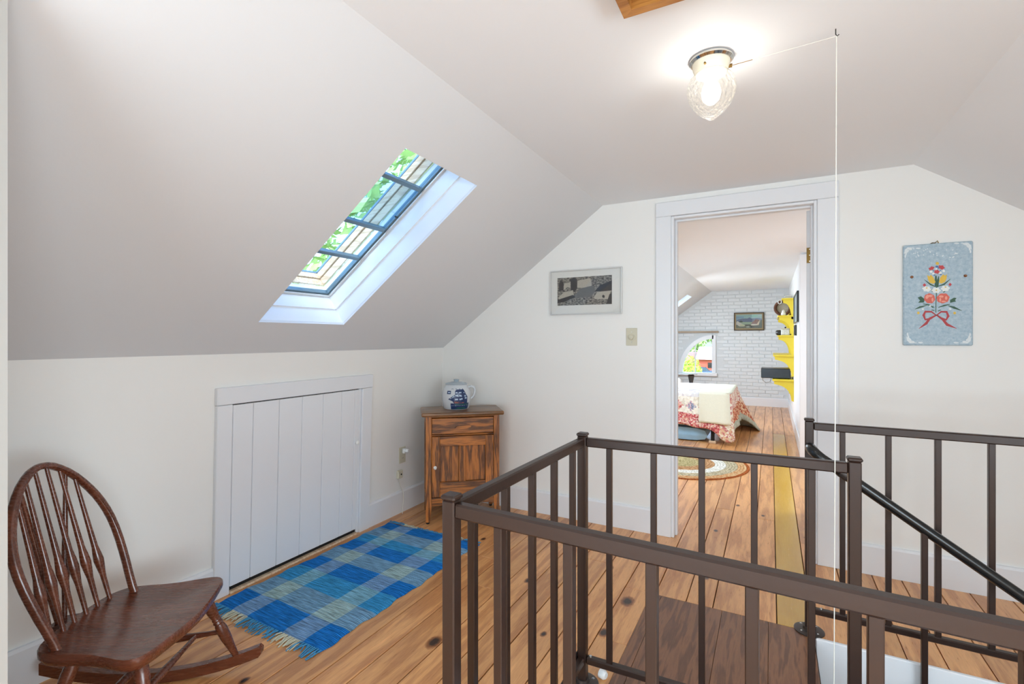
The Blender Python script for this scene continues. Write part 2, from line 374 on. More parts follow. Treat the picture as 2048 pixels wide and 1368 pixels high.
m_ = MB()
m_.prism([(XK-.05, -.03), (DX0, -.03), (DX0, ZC), (XL, ZC), (-2.36, zs(-2.36)), (XK-.05, zs(XK-.05))], YF, YF+TH)
m_.prism([(DX1, -.03), (XKR, -.03), (XKR, ZC-SR*(XKR-XR)), (XR, ZC), (DX1, ZC)], YF, YF+TH)
m_.box(DX0, DX1, YF, YF+TH, DZ, ZC)
struct(m_.build('wall_far', M['wall']), 'cream gable shaped wall with the bedroom doorway', 'wall')
struct(MB().prism([(XK-.1, -.03), (XKR+.1, -.03), (XKR+.1, 1.2), (XR, ZC+.03), (XL, ZC+.03), (XK-.1, 1.1)], YW-.1, YW).build('wall_back', M['wall']), 'cream gable wall behind the viewer', 'wall')
struct(MB().prism([(XK-.02, 0), (-1.275, 0), (-1.275, zs(-1.275)), (-2.36, zs(-2.36)), (XK-.02, zs(XK-.02))], .245, .363).build('wall_near', plain('toned down partition paint', (168, 165, 160), .5, bump=.03, bscale=30)), 'white end of a partition wall at the left picture edge', 'wall')  # white partition coloured greyer to offset the strong light falling on it

# baseboards
def bb(name, m_, label): return struct(m_.build(name, M['trim']), label, 'baseboard')
def bbprof(t=.018, h=.16): return [(0, 0), (t, 0), (t, h-.012), (t-.006, h), (0, h)]
m_ = MB().prism([(XK+p[0], p[1]) for p in bbprof()], .3635, 1.385); lean(m_); bb('baseboard_left', m_, 'white baseboard behind the rocking chair')
m_ = MB().prism([(XK+p[0], p[1]) for p in bbprof()], 2.408, YF-.0005); lean(m_); bb('baseboard_corner', m_, 'short white baseboard behind the oak cabinet on the left wall')
def ybb(name, x0, x1, y, label, s=-1):
    m_ = MB(); m_.prism([(y+s*p[0], p[1]) for p in bbprof()], x0, x1, 'yz'); return bb(name, m_, label)
ybb('baseboard_far', -2.36, -.6545, YF, 'white baseboard under the framed print')
ybb('baseboard_right', .329, XKR, YF, 'white baseboard under the blue plaque')
# door casing and jamb
cs = struct(MB().bbox(-.6545, DX0-.002, YF-.022, YF, 0, DZ+.001, .003).build('trim_2', M['trim']), 'white casing around the bedroom doorway', 'door trim')
MB().bbox(DX1+.002, .329, YF-.022, YF, 0, DZ+.001, .003).build('casing_side', M['trim'], cs)
MB().bbox(-.6545, .329, YF-.023, YF, DZ+.0015, DZ+.093, .003).build('casing_head', M['trim'], cs)
MB().bbox(DX0-.002, DX0+.014, YF-.012, YF+TH+.012, 0, DZ, .002).build('jamb', M['trim'], cs)
MB().bbox(DX1-.014, DX1+.002, YF-.012, YF+TH+.012, 0, DZ, .002).build('jamb', M['trim'], cs)
MB().bbox(DX0+.014, DX1-.014, YF-.012, YF+TH+.012, DZ-.016, DZ, .002).build('jamb_head', M['trim'], cs)
MB().bbox(DX0+.014, DX0+.026, YF+.035, YF+.075, 0, DZ-.016, .002).build('door_stop', M['trim'], cs)
MB().bbox(DX1-.026, DX1-.014, YF+.035, YF+.075, 0, DZ-.016, .002).build('door_stop', M['trim'], cs)
MB().bbox(DX0+.026, DX1-.026, YF+.035, YF+.075, DZ-.028, DZ-.016, .002).build('door_stop', M['trim'], cs)
for x0, x1 in ((-.66, DX0-.004), (DX1+.004, .33)): MB().bbox(x0, x1, YF+TH, YF+TH+.02, 0, DZ+.09, .003).build('bedroom_casing', M['trim'], cs)

# open bedroom door seen edge on
dr = empty('door_2', (DX1-.008, YF+TH+.024, 0), math.radians(84), 'white bedroom door swung open and seen edge on', 'door', kind='structure')
MB().bbox(0, .76, 0, .033, .012, 2.02, .003).build('leaf', M['trim'], dr)
hg = MB().bbox(-.003, 0, .001, .032, 1.71, 1.80, .001).build('hinge', M['brass'], dr); tag(hg, 'aged brass hinge leaf')
for z in (1.72, 1.755, 1.79): MB().sweep([(-.0045, .016, z), (-.003, .016, z)], .0035, 8).build('screw', M['screw'], hg)
hb = MB().bbox(-.003, 0, .001, .032, .25, .34, .001).build('hinge', M['brass'], dr)

# ---- knee wall access door: casing, planks, knob
def kb(x0, x1, y0, y1, z0, z1, b=.003): return lean(MB().bbox(XK+x0, XK+x1, y0, y1, z0, z1, b))
tc_ = struct(kb(0, .024, 1.385, 1.462, 0, .9405).build('trim_1', M['trim']), 'white casing framing the low access door', 'door trim')
kb(0, .024, 2.322, 2.408, 0, .9405).build('casing_side', M['trim'], tc_)
kb(0, .026, 1.383, 2.410, .942, 1.026).build('casing_head', M['trim'], tc_)
kb(0, .012, 2.302, 2.321, 0, .9405).build('door_stop', M['trim'], tc_)
kb(0, .004, 1.463, 2.301, .0, .9415, .001).build('gap', M['dark'], tc_)
MB().bbox(XK+.0, XK+.03, 1.463, 2.301, .0003, .012, .002).build('threshold', M['pinewood'], tc_)
d1 = struct(kb(.0042, .008, 1.466, 2.298, .034, .936, .001).build('door_1', M['trim']), 'low white plank access door in the knee wall', 'door')
py = [1.466, 1.573, 1.722, 1.868, 2.013, 2.155, 2.262, 2.298]
for i in range(len(py)-1):
    kb(.008, .0185, py[i]+.0012, py[i+1]-.0012, .034, .936, .0022).build('plank', M['trim'], d1)
kn = MB(); zk, yk = .60, 2.272
kn.sweep([(XK+.018+LEAN*zk+q, yk, zk) for q in (0, .010, .014, .022, .028, .031)], [.006, .006, .011, .014, .010, .003], 16)
kn.build('knob', M['white_plastic'], d1, True)

# ---- skylights
A = Vector((.805, 0, .593)); N = Vector((-.593, 0, .805)); Lsl = (SK_X1-SK_X0)/.805
def slope_frame(y0): return Matrix(((A.x, 0, N.x, SK_X0), (0, 1, 0, y0), (A.z, 0, N.z, zs(SK_X0)), (0, 0, 0, 1)))
def ring(m_, x0, x1, y0, y1, z0, z1, w, b=.002):
    m_.bbox(x0, x0+w, y0, y1, z0, z1, b); m_.bbox(x1-w, x1, y0, y1, z0, z1, b)
    m_.bbox(x0+w, x1-w, y0, y0+w, z0, z1, b); m_.bbox(x0+w, x1-w, y1-w, y1, z0, z1, b); return m_
def skylight(name, y0, label, full=True):
    T = slope_frame(y0); W = .52; root = None
    m_ = MB(); t = .02                                     # shaft lining, lower half
    def tubebox(m_, i, z0, z1):
        m_.box(-t, i, -t, W+t, z0, z1); m_.box(Lsl-i, Lsl+t, -t, W+t, z0, z1)
        m_.box(i, Lsl-i, -t, i, z0, z1); m_.box(i, Lsl-i, W-i, W+t, z0, z1)
    tubebox(m_, 0.0005, .0125, .105); root = struct(m_.build(name, M['trim'], M=T), label, 'skylight')
    m_ = MB(); tubebox(m_, .009, .105, .27); m_.build('shaft_lining', M['trim'], root, M=T)
    m_ = MB(); ring(m_, .009, Lsl-.009, .009, W-.009, .27, .315, .010); m_.build('sash_frame', M['pinewood'], root, M=T)
    m_ = MB(); ring(m_, .009, Lsl-.009, .009, W-.009, .316, .352, .018); m_.build('sash_frame', M['pinewood'], root, M=T)
    m_ = MB(); ring(m_, -.02, Lsl+.02, -.02, W+.02, .353, .368, .046); m_.build('flashing', M['screenmetal'], root, M=T)
    MB().box(.02, Lsl-.02, .02, W-.02, .3585, .3625).build('pane', M['glass'], root, M=T)
    if full:
        sf = MB(); ring(sf, .011, Lsl-.011, .011, W-.011, .200, .226, .020); sf = sf.build('screen_frame', M['screenmetal'], root, M=T)
        m_ = MB(); ring(m_, .009, Lsl-.009, .009, W-.009, .188, .199, .012); m_.build('screen_track', M['silver'], root, M=T)
        bars = [.297*Lsl, .504*Lsl, .775*Lsl]
        for k, b_ in enumerate(bars):
            MB().bbox(b_-.011, b_+.011, .031, W-.031, .196+.006*(k == 1)*0, .222, .003).build('crossbar', M['screenmetal'], root, M=T)
        cuts = [.031]+bars+[Lsl-.031]
        for k in range(4):
            MB().box(cuts[k]+.011*(k > 0), cuts[k+1]-.011*(k < 3), .031, W-.031, .211, .213).build('screen_pane', M['glass_tint'] if k == 2 else M['glass'], root, M=T)
        for b_ in (.60*Lsl, .97*Lsl):
            MB().bbox(b_, b_+.006, W-.05, W-.03, .19, .199, .001).build('latch', M['black'], root, M=T)
    return root
skylight('window_1', 1.462, 'deep roof skylight with metal crossbars in the left slope')
skylight('window_3', 8.63, 'small bright skylight above the bed in the bedroom', False)

# ---- brick gable with the quarter round window
WX, WZ, RX, RZ = -.983, .579, .60, .70
def inside(x, z, g=0.0): return x < WX+g and z > WZ-g and ((x-WX)/(RX+g))**2+((z-WZ)/(RZ+g))**2 < 1
m_ = MB(); n = 14
m_.box(XK, WX-RX, YB, YB+.2, -.03, ZC); m_.box(WX, XKR, YB, YB+.2, -.03, ZC); m_.box(WX-RX, WX, YB, YB+.2, -.03, WZ)
for k in range(n):
    xa, xb = WX-RX*math.cos(k*math.pi/2/n), WX-RX*math.cos((k+1)*math.pi/2/n)
    za, zb = WZ+RZ*math.sin(k*math.pi/2/n), WZ+RZ*math.sin((k+1)*math.pi/2/n)
    m_.prism([(xa, za), (xb, zb), (xb, ZC), (xa, ZC)], YB, YB+.2)
wb = struct(m_.build('wall_brick', M['mortar']), 'white painted brick gable wall of the bedroom', 'wall')
bricks = []
row = 0; z = .17
while z < ZC-.03:
    x = -2.25-(.105 if row % 2 else 0)
    while x < .28:
        w = .196+random.uniform(-.006, .006)
        if not (inside(x, z, .055) or inside(x+w, z, .055) or inside(x, z+.055, .055) or inside(x+w, z+.055, .055) or inside(x+w/2, z+.02, .055)) and x+w < .285 and z+.057 < zs(max(x, -2.4))+.0:
            bricks.append((x, z, w))
        x += w+.010
    z += .0665; row += 1
bricks.sort(key=lambda b: (b[0] < -1.72, b[1] < .45, b[0]*b[0]*0))
bmeshes = []
for k in range(5):
    q = MB().bbox(-.098, .098, -.008-.0015*(k % 3), 0.0, -.028, .028, .004); bmeshes.append(q)
bobs = [q.build('brick', M['brick'], wb) for q in bmeshes]
first = {}
rest = MB()
for i, (x, z, w) in enumerate(bricks):
    k = i % 5
    if i < 300:
        if i < 5: o = bobs[i]
        else: o = bobs[k].copy(); C.objects.link(o); o.parent = wb
        o.location = (x+w/2, YB, z+.028); o.scale = (w/.196, 1, 1); o.rotation_euler = (0, random.uniform(-.012, .012), 0)
    else: rest.bbox(x, x+w, YB-.009, YB, z, z+.056, .004)
if len(bricks) > 300: tag(rest.build('brick_rest', M['brick'], wb), kind='stuff')
ybb('baseboard_bedroom', -2.38, .285, YB-.0005, 'white baseboard along the brick wall')
# window: frame, mullion, sill, panes
def arc(r, n=20): return [(WX-(RX+r)*math.cos(k*math.pi/2/n), WZ+(RZ+r)*math.sin(k*math.pi/2/n)) for k in range(n+1)]
m_ = MB(); o_, i_ = arc(.045), arc(-.03)
for k in range(20): m_.prism([o_[k], o_[k+1], i_[k+1], i_[k]], YB-.03, YB+.06)
w2 = struct(m_.build('window_2', M['trim']), 'white quarter round window in the brick wall', 'window')
MB().bbox(WX-.028, WX+.045, YB-.03, YB+.06, WZ-.03, WZ+RZ+.045, .004).build('frame_side', M['trim'], w2)
MB().bbox(WX-RX-.06, WX+.07, YB-.07, YB+.06, WZ-.05, WZ+.012, .004).build('sill', M['trim'], w2)
MB().bbox(WX-.345, WX-.325, YB+.0, YB+.05, WZ+.012, WZ+RZ*.80, .003).build('mullion', M['trim'], w2)
m_ = MB(); m_.prism([(WX-.027, WZ+.01)]+[(WX-(RX-.03)*math.cos(k*math.pi/2/12), WZ+(RZ-.03)*math.sin(k*math.pi/2/12)) for k in range(12)]+[(WX-.027, WZ+RZ-.032)], YB+.02, YB+.024)
m_.build('pane', M['glass'], w2)
# bedroom partition on the right
pt = struct(MB().box(.29, .36, 6.0, YB, 0, ZC).build('wall_bedroom_right', M['ceil']), 'white partition wall carrying the yellow shelves', 'wall')
MB().bbox(.27, .40, 5.96, 6.05, 0, ZC-.02, .004).build('corner_post', M['trim'], pt)
MB().bbox(.272, .289, 6.06, YB-.02, 0, .15, .003).build('baseboard', M['trim'], pt)

# ------------------------------------------------------------------ railings
POST, BAL = .032, .0195
def post_parts(root, x, y, z0=.0, flange=True, zt=.92):
    MB().bbox(x-POST/2, x+POST/2, y-POST/2, y+POST/2, z0, zt-.012, .003).build('post', M['iron'], root)
    MB().bbox(x-.019, x+.019, y-.019, y+.019, zt-.012, zt, .004).build('cap', M['iron'], root)
    if flange:
        f = MB().lathe([(.058, 0.0008), (.058, .005), (.050, .008), (.026, .010), (.024, .022)], 24, (x, y, 0)).build('flange', M['flange'], root, True)
        for k in range(4):
            a = math.pi/4+k*math.pi/2
            MB().lathe([(.0055, .006), (.0055, .0095), (.003, .0115)], 10, (x+.042*math.cos(a), y+.042*math.sin(a), 0)).build('screw', M['screw'], f, True)
def rail(root, p, q, zt, zb, name, mat='iron', w=.026):
    d = Vector((q[0]-p[0], q[1]-p[1], 0)); L = d.length; a = math.atan2(d.y, d.x)
    T = Matrix.Translation((p[0], p[1], 0)) @ Matrix.Rotation(a, 4, 'Z')
    return MB().bbox(0, L, -w/2, w/2, zb, zt, .004, T).build(name, M[mat], root)
def baluster(root, x, y, a=0, z0=.105, z1=.872):
    T = Matrix.Translation((x, y, 0)) @ Matrix.Rotation(a, 4, 'Z')
    return MB().bbox(-BAL/2, BAL/2, -BAL/2, BAL/2, z0, z1, .0015, T).build('baluster', M['iron'], root)
P1, P2, P3 = (-.628, .893), (-.610, 1.697), (.215, 1.722)
PE = (1.45, .80)
R1 = empty('stair_railing', (0, 0, 0), 0, 'brown metal railing around the near side of the stairwell with three capped posts', 'railing')
for p in (P1, P2, P3): post_parts(R1, *p)
af = math.atan2(PE[1]-P1[1], PE[0]-P1[0])
def inset(p, q, e=.016, f=.016):
    d = Vector((q[0]-p[0], q[1]-p[1])); d.normalize(); return (p[0]+d.x*e, p[1]+d.y*e), (q[0]-d.x*f, q[1]-d.y*f)
for p, q in ((P1, PE), (P1, P2), (P2, P3)):
    a_, b_ = inset(p, q)
    rail(R1, a_, b_, .903, .871, 'top_rail'); rail(R1, a_, b_, .105, .080, 'bottom_rail')
for k in range(13):
    x = -.502+.1585*k; baluster(R1, x, P1[1]+(PE[1]-P1[1])*(x-P1[0])/(PE[0]-P1[0]), af)
for k in range(5):
    y = .977+.1556*k; baluster(R1, P1[0]+(P2[0]-P1[0])*(y-P1[1])/(P2[1]-P1[1]), y)
for k in range(5):
    x = -.5105+.1546*k; baluster(R1, x, P2[1]+(P3[1]-P2[1])*(x-P2[0])/(P3[0]-P2[0]), .03)
# bracket and bolts low on the middle post
bk = MB().bbox(P2[0]-.020, P2[0]-.0165, P2[1]-.045, P2[1]+.012, .06, .118, .001).build('bracket', M['flange'], R1)
MB().sweep([(P2[0]-.0205, P2[1]-.030, .106), (P2[0]-.0245, P2[1]-.030, .106)], [.005, .004], 10).build('bolt', M['screw'], bk)
MB().sweep([(P2[0]+.030, P2[1]-.0, .1055), (P2[0]+.030, P2[1]-.0, .110)], [.006, .005], 10).build('bolt', M['screw'], R1)
cp = MB().sweep([(-.563, 1.757, .0165), (-.545, 1.752, .0165), (-.538, 1.750, .0165)], [.0155, .0165, .011], 18).build('rubber_bumper', M['white_plastic'], None, True)
tag(cp, 'small white plastic plug lying by the middle railing post', 'plug')

R2 = empty('wall_side_railing', (0, 0, 0), 0, 'brown metal railing on the far side of the stairwell below the blue plaque', 'railing')
P4, PE4 = (.146, 2.462), (1.55, 2.43)
post_parts(R2, *P4)
a_, b_ = inset(P4, PE4)
rail(R2, a_, b_, .903, .871, 'top_rail'); rail(R2, a_, b_, .105, .080, 'bottom_rail')
for k in range(9): x = .2655+.1542*k; baluster(R2, x, P4[1]+(PE4[1]-P4[1])*(x-P4[0])/(PE4[0]-P4[0]))
MB().sweep([(.19, 2.46, .105), (.19, 2.46, .110)], [.006, .005], 10).build('bolt', M['screw'], R2)
# black handrail running down the stairs
HR = empty('handrail', (.15, 2.40, 0), 0, 'black round handrail sloping down the stairs from the far post', 'handrail')
h0, h1 = Vector((.03, -.02, .772)), Vector((1.30, -.035, -.115))
hd = (h1-h0)
MB().sweep([h0+hd*f for f in (0, .25, .5, .75, 1)], .0205, 14).build('rail', M['black'], HR, True)
el = MB().sweep([(.0, .045, .795), (.0, .03, .797), (.006, .0, .792), (.018, -.016, .782), (.036, -.021, .768)], [.021, .0215, .0215, .021, .0205], 14).build('elbow', M['black'], HR, True)
MB().sweep([h0+hd*.055, h0+hd*.075], .0225, 14).build('collar', M['flange'], HR, True)
for xx in (.365,):
    zz = h0.z+hd.z*(xx-h0.x)/hd.x
    MB().bbox(xx-BAL/2, xx+BAL/2, -.035-BAL/2+.005, -.035+BAL/2+.005, -.39, zz-.012, .0015).build('baluster', M['iron'], HR)

# ------------------------------------------------------------------ ceiling lamp, cords, hatch frame
def glassglobe():
    m = bpy.data.materials.new('pressed glass'); m.use_nodes = True; n = m.node_tree.nodes; l = m.node_tree.links
    n.clear(); out = n.new('ShaderNodeOutputMaterial'); tr = n.new('ShaderNodeBsdfTransparent'); tr.inputs[0].default_value = (.96, .96, .95, 1)
    tl = n.new('ShaderNodeBsdfTranslucent'); tl.inputs[0].default_value = (.95, .93, .88, 1)
    gl = n.new('ShaderNodeBsdfGlossy'); gl.inputs['Roughness'].default_value = .08
    tc = n.new('ShaderNodeTexCoord'); vo = n.new('ShaderNodeTexVoronoi'); vo.inputs['Scale'].default_value = 85; l.new(tc.outputs['Object'], vo.inputs['Vector'])
    b = n.new('ShaderNodeBump'); b.inputs['Strength'].default_value = .9; b.inputs['Distance'].default_value = .006; l.new(vo.outputs['Distance'], b.inputs['Height'])
    l.new(b.outputs[0], gl.inputs['Normal']); l.new(b.outputs[0], tl.inputs['Normal'])
    fr = n.new('ShaderNodeLayerWeight'); fr.inputs['Blend'].default_value = .35; l.new(b.outputs[0], fr.inputs['Normal'])
    m1 = n.new('ShaderNodeMixShader'); m1.inputs[0].default_value = .07; l.new(tr.outputs[0], m1.inputs[1]); l.new(tl.outputs[0], m1.inputs[2])
    m2 = n.new('ShaderNodeMixShader'); l.new(fr.outputs['Facing'], m2.inputs[0]); l.new(m1.outputs[0], m2.inputs[1]); l.new(gl.outputs[0], m2.inputs[2])
    mr = n.new('ShaderNodeMath'); mr.operation = 'MULTIPLY'; mr.inputs[1].default_value = .55; l.new(fr.outputs['Facing'], mr.inputs[0]); l.new(mr.outputs[0], m2.inputs[0])
    l.new(m2.outputs[0], out.inputs[0]); return m
LX, LY = -.171, 1.691
lamp = empty('ceiling_lamp', (LX, LY, ZC), 0, 'lit ceiling lamp with pressed glass acorn shade and pull chain', 'lamp')
MB().lathe([(.060, -.0005), (.067, -.004), (.067, -.010), (.060, -.016)], 32).build('rim', M['chrome'], lamp, True)
MB().lathe([(.058, -.012), (.056, -.030), (.050, -.044), (.046, -.050)], 32).build('holder', plain('cream glazed porcelain', (240, 232, 210), .25, bump=.01, var=.02), lamp, True)
gp = [(.046, -.044), (.052, -.052), (.064, -.066), (.071, -.086), (.072, -.106), (.067, -.128), (.056, -.150), (.040, -.170), (.022, -.186), (.008, -.196), (.001, -.199)]
m_ = MB(); nn = 40; vs_ = []; fs_ = []
for i, (r, z) in enumerate(gp):
    for k in range(nn):
        a = 2*math.pi*(k+.5*(i % 2))/nn; rr = r*(1+.045*((k+i) % 2)); vs_.append((rr*math.cos(a), rr*math.sin(a), z))
for i in range(len(gp)-1):
    for k in range(nn): fs_.append((i*nn+k, i*nn+(k+1) % nn, (i+1)*nn+(k+1) % nn, (i+1)*nn+k))
m_.add(vs_, fs_).build('glass_shade', glassglobe(), lamp)
MB().lathe([(.012, -.050), (.014, -.070), (.026, -.090), (.030, -.112), (.025, -.132), (.012, -.145), (.002, -.148)], 20).build('bulb', plain('glowing bulb', (255, 244, 222), .4, emit=6), lamp, True)
lt = light('lamp_light', 'POINT', (0, 0, -.115), None, 5.0, (1.0, .96, .90), shadow_soft_size=.035); lt.parent = lamp
MB().sweep([(.050, .004, -.034), (.062, .006, -.034)], .006, 10).build('switch', M['brass'], lamp, True)
MB().sweep([(-.012, -.050, -.036), (-.013, -.0565, -.036)], [.0042, .003], 10).build('set_screw', M['brass'], lamp, True)
HX, HY = .167, 1.698
c0, c1 = Vector((.062, .006, -.034)), Vector((HX-LX, HY-LY, -.022))
ch = MB()
for k in range(19):
    p = c0+(c1-c0)*(.008+.011*k); ch.sweep([p+Vector((-.0016, 0, 0)), p, p+Vector((.0016, 0, 0))], [.0007, .0016, .0007], 6)
tag(ch.build('pull_chain', M['brass'], lamp), 'beaded brass pull chain')
MB().sweep([c0+(c1-c0)*.21, c1], .0010, 6).build('pull_string', M['cord'], lamp)
hk = MB().sweep([(HX, HY, ZC), (HX, HY, ZC-.016), (HX+.004, HY, ZC-.022), (HX+.008, HY, ZC-.018)], .0015, 8).build('cup_hook', M['black'], None, True)
tag(hk, 'small dark hook in the ceiling holding the pull string', 'hook')
pc = MB().sweep([(HX-LX+.002, HY-LY, -.021), (HX-LX, HY-LY, 1.4-ZC), (HX-LX-.003, HY-LY, .6-ZC), (HX-LX-.005, HY-LY, .02-ZC)], .0013, 8).build('hanging_string', M['cord'], lamp)
tag(pc, 'thin white pull string hanging straight down from the ceiling hook')
hf = empty('ceiling_hatch', (-.35, 1.30, ZC), 0, 'oak framed ceiling hatch cut off by the top picture edge', 'hatch')
def mitre(pts, nm, mt): MB().prism(pts, -.042, -.0005, 'xy').build(nm, M[mt], hf)
w_, S1, S2 = .027, .56, .60
mitre([(0, 0), (w_, -w_), (w_, -S2+w_), (0, -S2)], 'frame_side', 'oak_trim'); mitre([(0, 0), (S1, 0), (S1-w_, -w_), (w_, -w_)], 'frame_side', 'oak_trim')
mitre([(S1, 0), (S1, -S2), (S1-w_, -S2+w_), (S1-w_, -w_)], 'frame_side', 'oak_trim'); mitre([(0, -S2), (w_, -S2+w_), (S1-w_, -S2+w_), (S1, -S2)], 'frame_side', 'oak_trim')
MB().box(w_, S1-w_, -S2+w_, -w_, -.012, -.001).build('panel', plain('dark hatch board', (70, 52, 40), .7, bump=.1, var=.1), hf)

# ------------------------------------------------------------------ rocking chair
RC = empty('rocking_chair', (-1.915, .757, 0), math.radians(33), 'dark walnut bow back rocking chair with turned legs and saddle seat', 'chair')
SZ = .37
half = [(-.075, 0), (-.074, .06), (-.070, .11), (-.058, .155), (-.028, .188), (.02, .197), (.08, .200), (.13, .208), (.18, .224), (.225, .240), (.258, .240), (.278, .222), (.290, .18), (.300, .12), (.310, .06), (.314, 0)]
# smooth the outline
def chaikin(p, k=2):
    for _ in range(k):
        q = [p[0]]
        for a, b in zip(p, p[1:]): q += [(a[0]*.75+b[0]*.25, a[1]*.75+b[1]*.25), (a[0]*.25+b[0]*.75, a[1]*.25+b[1]*.75)]
        p = q+[p[-1]]
    return p
hs_ = chaikin(half, 1); outl = hs_+[(a, -b) for a, b in reversed(hs_[1:-1])]
cx0 = .11; nO = len(outl); vs_ = []; fs_ = []
def dish(x, y, f):
    d = .013*(1-f**2)*(1 if x < .24 else .6)
    return d-.006*math.exp(-(y/.05)**2)*max(0, (x-.15)/.15)*(1-f*f)
fr_ = [.06, .25, .45, .62, .76, .87, .94, .985, 1.0]
for f in fr_:
    for (a, b) in outl:
        x, y = cx0+(a-cx0)*f, b*f
        vs_.append((x, y, SZ-dish(x, y, f)-(.005 if f == 1.0 else 0.0)))
for (a, b) in outl: vs_.append((cx0+(a-cx0)*1.0, b, SZ-.020))
for (a, b) in outl: vs_.append((cx0+(a-cx0)*.95, b*.94, SZ-.040))
nr = len(fr_)+2
for i in range(nr-1):
    for k in range(nO): fs_.append((i*nO+k, (i+1)*nO+k, (i+1)*nO+(k+1) % nO, i*nO+(k+1) % nO))
fs_.append(tuple(range(nO))); fs_.append(tuple(reversed(range((nr-1)*nO, nr*nO))))
m_ = MB(); m_.add(vs_, fs_)
seat = m_.build('seat', M['chair'], RC, True)
MB().prism([(-.128, -.022), (-.128, .022), (-.115, .034), (-.06, .05), (-.06, -.05), (-.115, -.034)], SZ-.034, SZ-.010, 'xy').build('tail_block', M['chair'], seat)
bowh = [(.162, -.03), (.166, .03), (.180, .11), (.189, .20), (.185, .27), (.168, .33), (.139, .385), (.098, .438), (.050, .474), (.018, .485), (0, .486)]
bowh = chaikin(bowh, 1)
full_ = [(-y, z) for y, z in bowh]+[(y, z) for y, z in reversed(bowh[:-1])]
def lean_x(z): return -.36*z
MB().sweep([(lean_x(z), y, SZ+z) for y, z in full_], .0135, 12, True, .8).build('bow', M['chair'], RC, True)
MB().sweep([(lean_x(z)+.0105, y*.985, SZ+z-.002) for y, z in full_ if z > .02], .0045, 8).build('bow_bead', M['chair'], RC, True)
def bow_z(y):
    y = abs(y); pts = [p for p in reversed(bowh)]
    for (ya, za), (yb, zb) in zip(pts, pts[1:]):
        if ya <= y <= yb: return za+(zb-za)*(y-ya)/max(yb-ya, 1e-6)
    return .3
SP = [(0, .0065), (.10, .0072), (.22, .0085), (.29, .0125), (.335, .0145), (.38, .0125), (.44, .0090), (.6, .0075), (1, .0055)]
for yb, yt in ((.1175, .107), (.07, .063), (.0235, .021), (-.0235, -.021), (-.07, -.063), (-.1175, -.107)):
    zt = bow_z(yt); xb = -.052+.5*yb*yb
    MB().turned((xb, yb, SZ-.012), (lean_x(zt), yt, SZ+zt-.004), SP).build('spindle', M['chair'], RC, True)
for s in (1, -1):
    zt = bow_z(.085); MB().turned((-.112, .013*s, SZ-.014), (lean_x(zt)-.004, .085*s, SZ+zt-.004), SP).build('brace_spindle', M['chair'], RC, True)
LEG = [(0, .011), (.05, .0135), (.12, .0185), (.20, .0195), (.30, .0175), (.38, .013), (.40, .0155), (.42, .0130), (.445, .0165), (.47, .013), (.50, .0165), (.56, .0195), (.70, .0180), (.85, .0135), (1, .0105)]
def rz_(x): return (x-.06)**2/(2*1.0)+.0005
legs = {}
for s in (1, -1):
    t0, t1 = Vector((.232, .168*s, SZ-.030)), Vector((.312, .243*s, rz_(.312)+.037))
    u0, u1 = Vector((.035, .125*s, SZ-.030)), Vector((-.045, .210*s, rz_(-.045)+.037))
    MB().turned(t0, t1, LEG, 14).build('leg', M['chair'], RC, True); MB().turned(u0, u1, LEG, 14).build('leg', M['chair'], RC, True)
    legs[s] = (t0, t1, u0, u1)
    # rocker
    top = []; bot = []; nK = 16
    for k in range(nK+1):
        x = -.325+k*(.72/nK); top.append((x, rz_(x)+.040)); bot.append((x, rz_(x)))
    poly = bot+[(.404, rz_(.395)+.012), (.405, rz_(.395)+.03)]+list(reversed(top))
    m_ = MB(); m_.prism(poly, -.0135, .0135)
    m_.v = [(p[0], p[1]+s*(.2145+(p[0]+.045)*.083), p[2]) for p in m_.v]
    m_.build('rocker', M['chair'], RC)
STR = [(0, .0075), (.2, .009), (.5, .0135), (.8, .009), (1, .0075)]
sides = {}
for s in (1, -1):
    t0, t1, u0, u1 = legs[s]; a = t0+(t1-t0)*.60; b = u0+(u1-u0)*.60
    MB().turned(a, b, STR).build('stretcher', M['chair'], RC, True); sides[s] = (a, b)
for f in (.30, .66):
    a = sides[1][0]+(sides[1][1]-sides[1][0])*f; b = sides[-1][0]+(sides[-1][1]-sides[-1][0])*f
    MB().turned(a, b, STR).build('stretcher', M['chair'], RC, True)

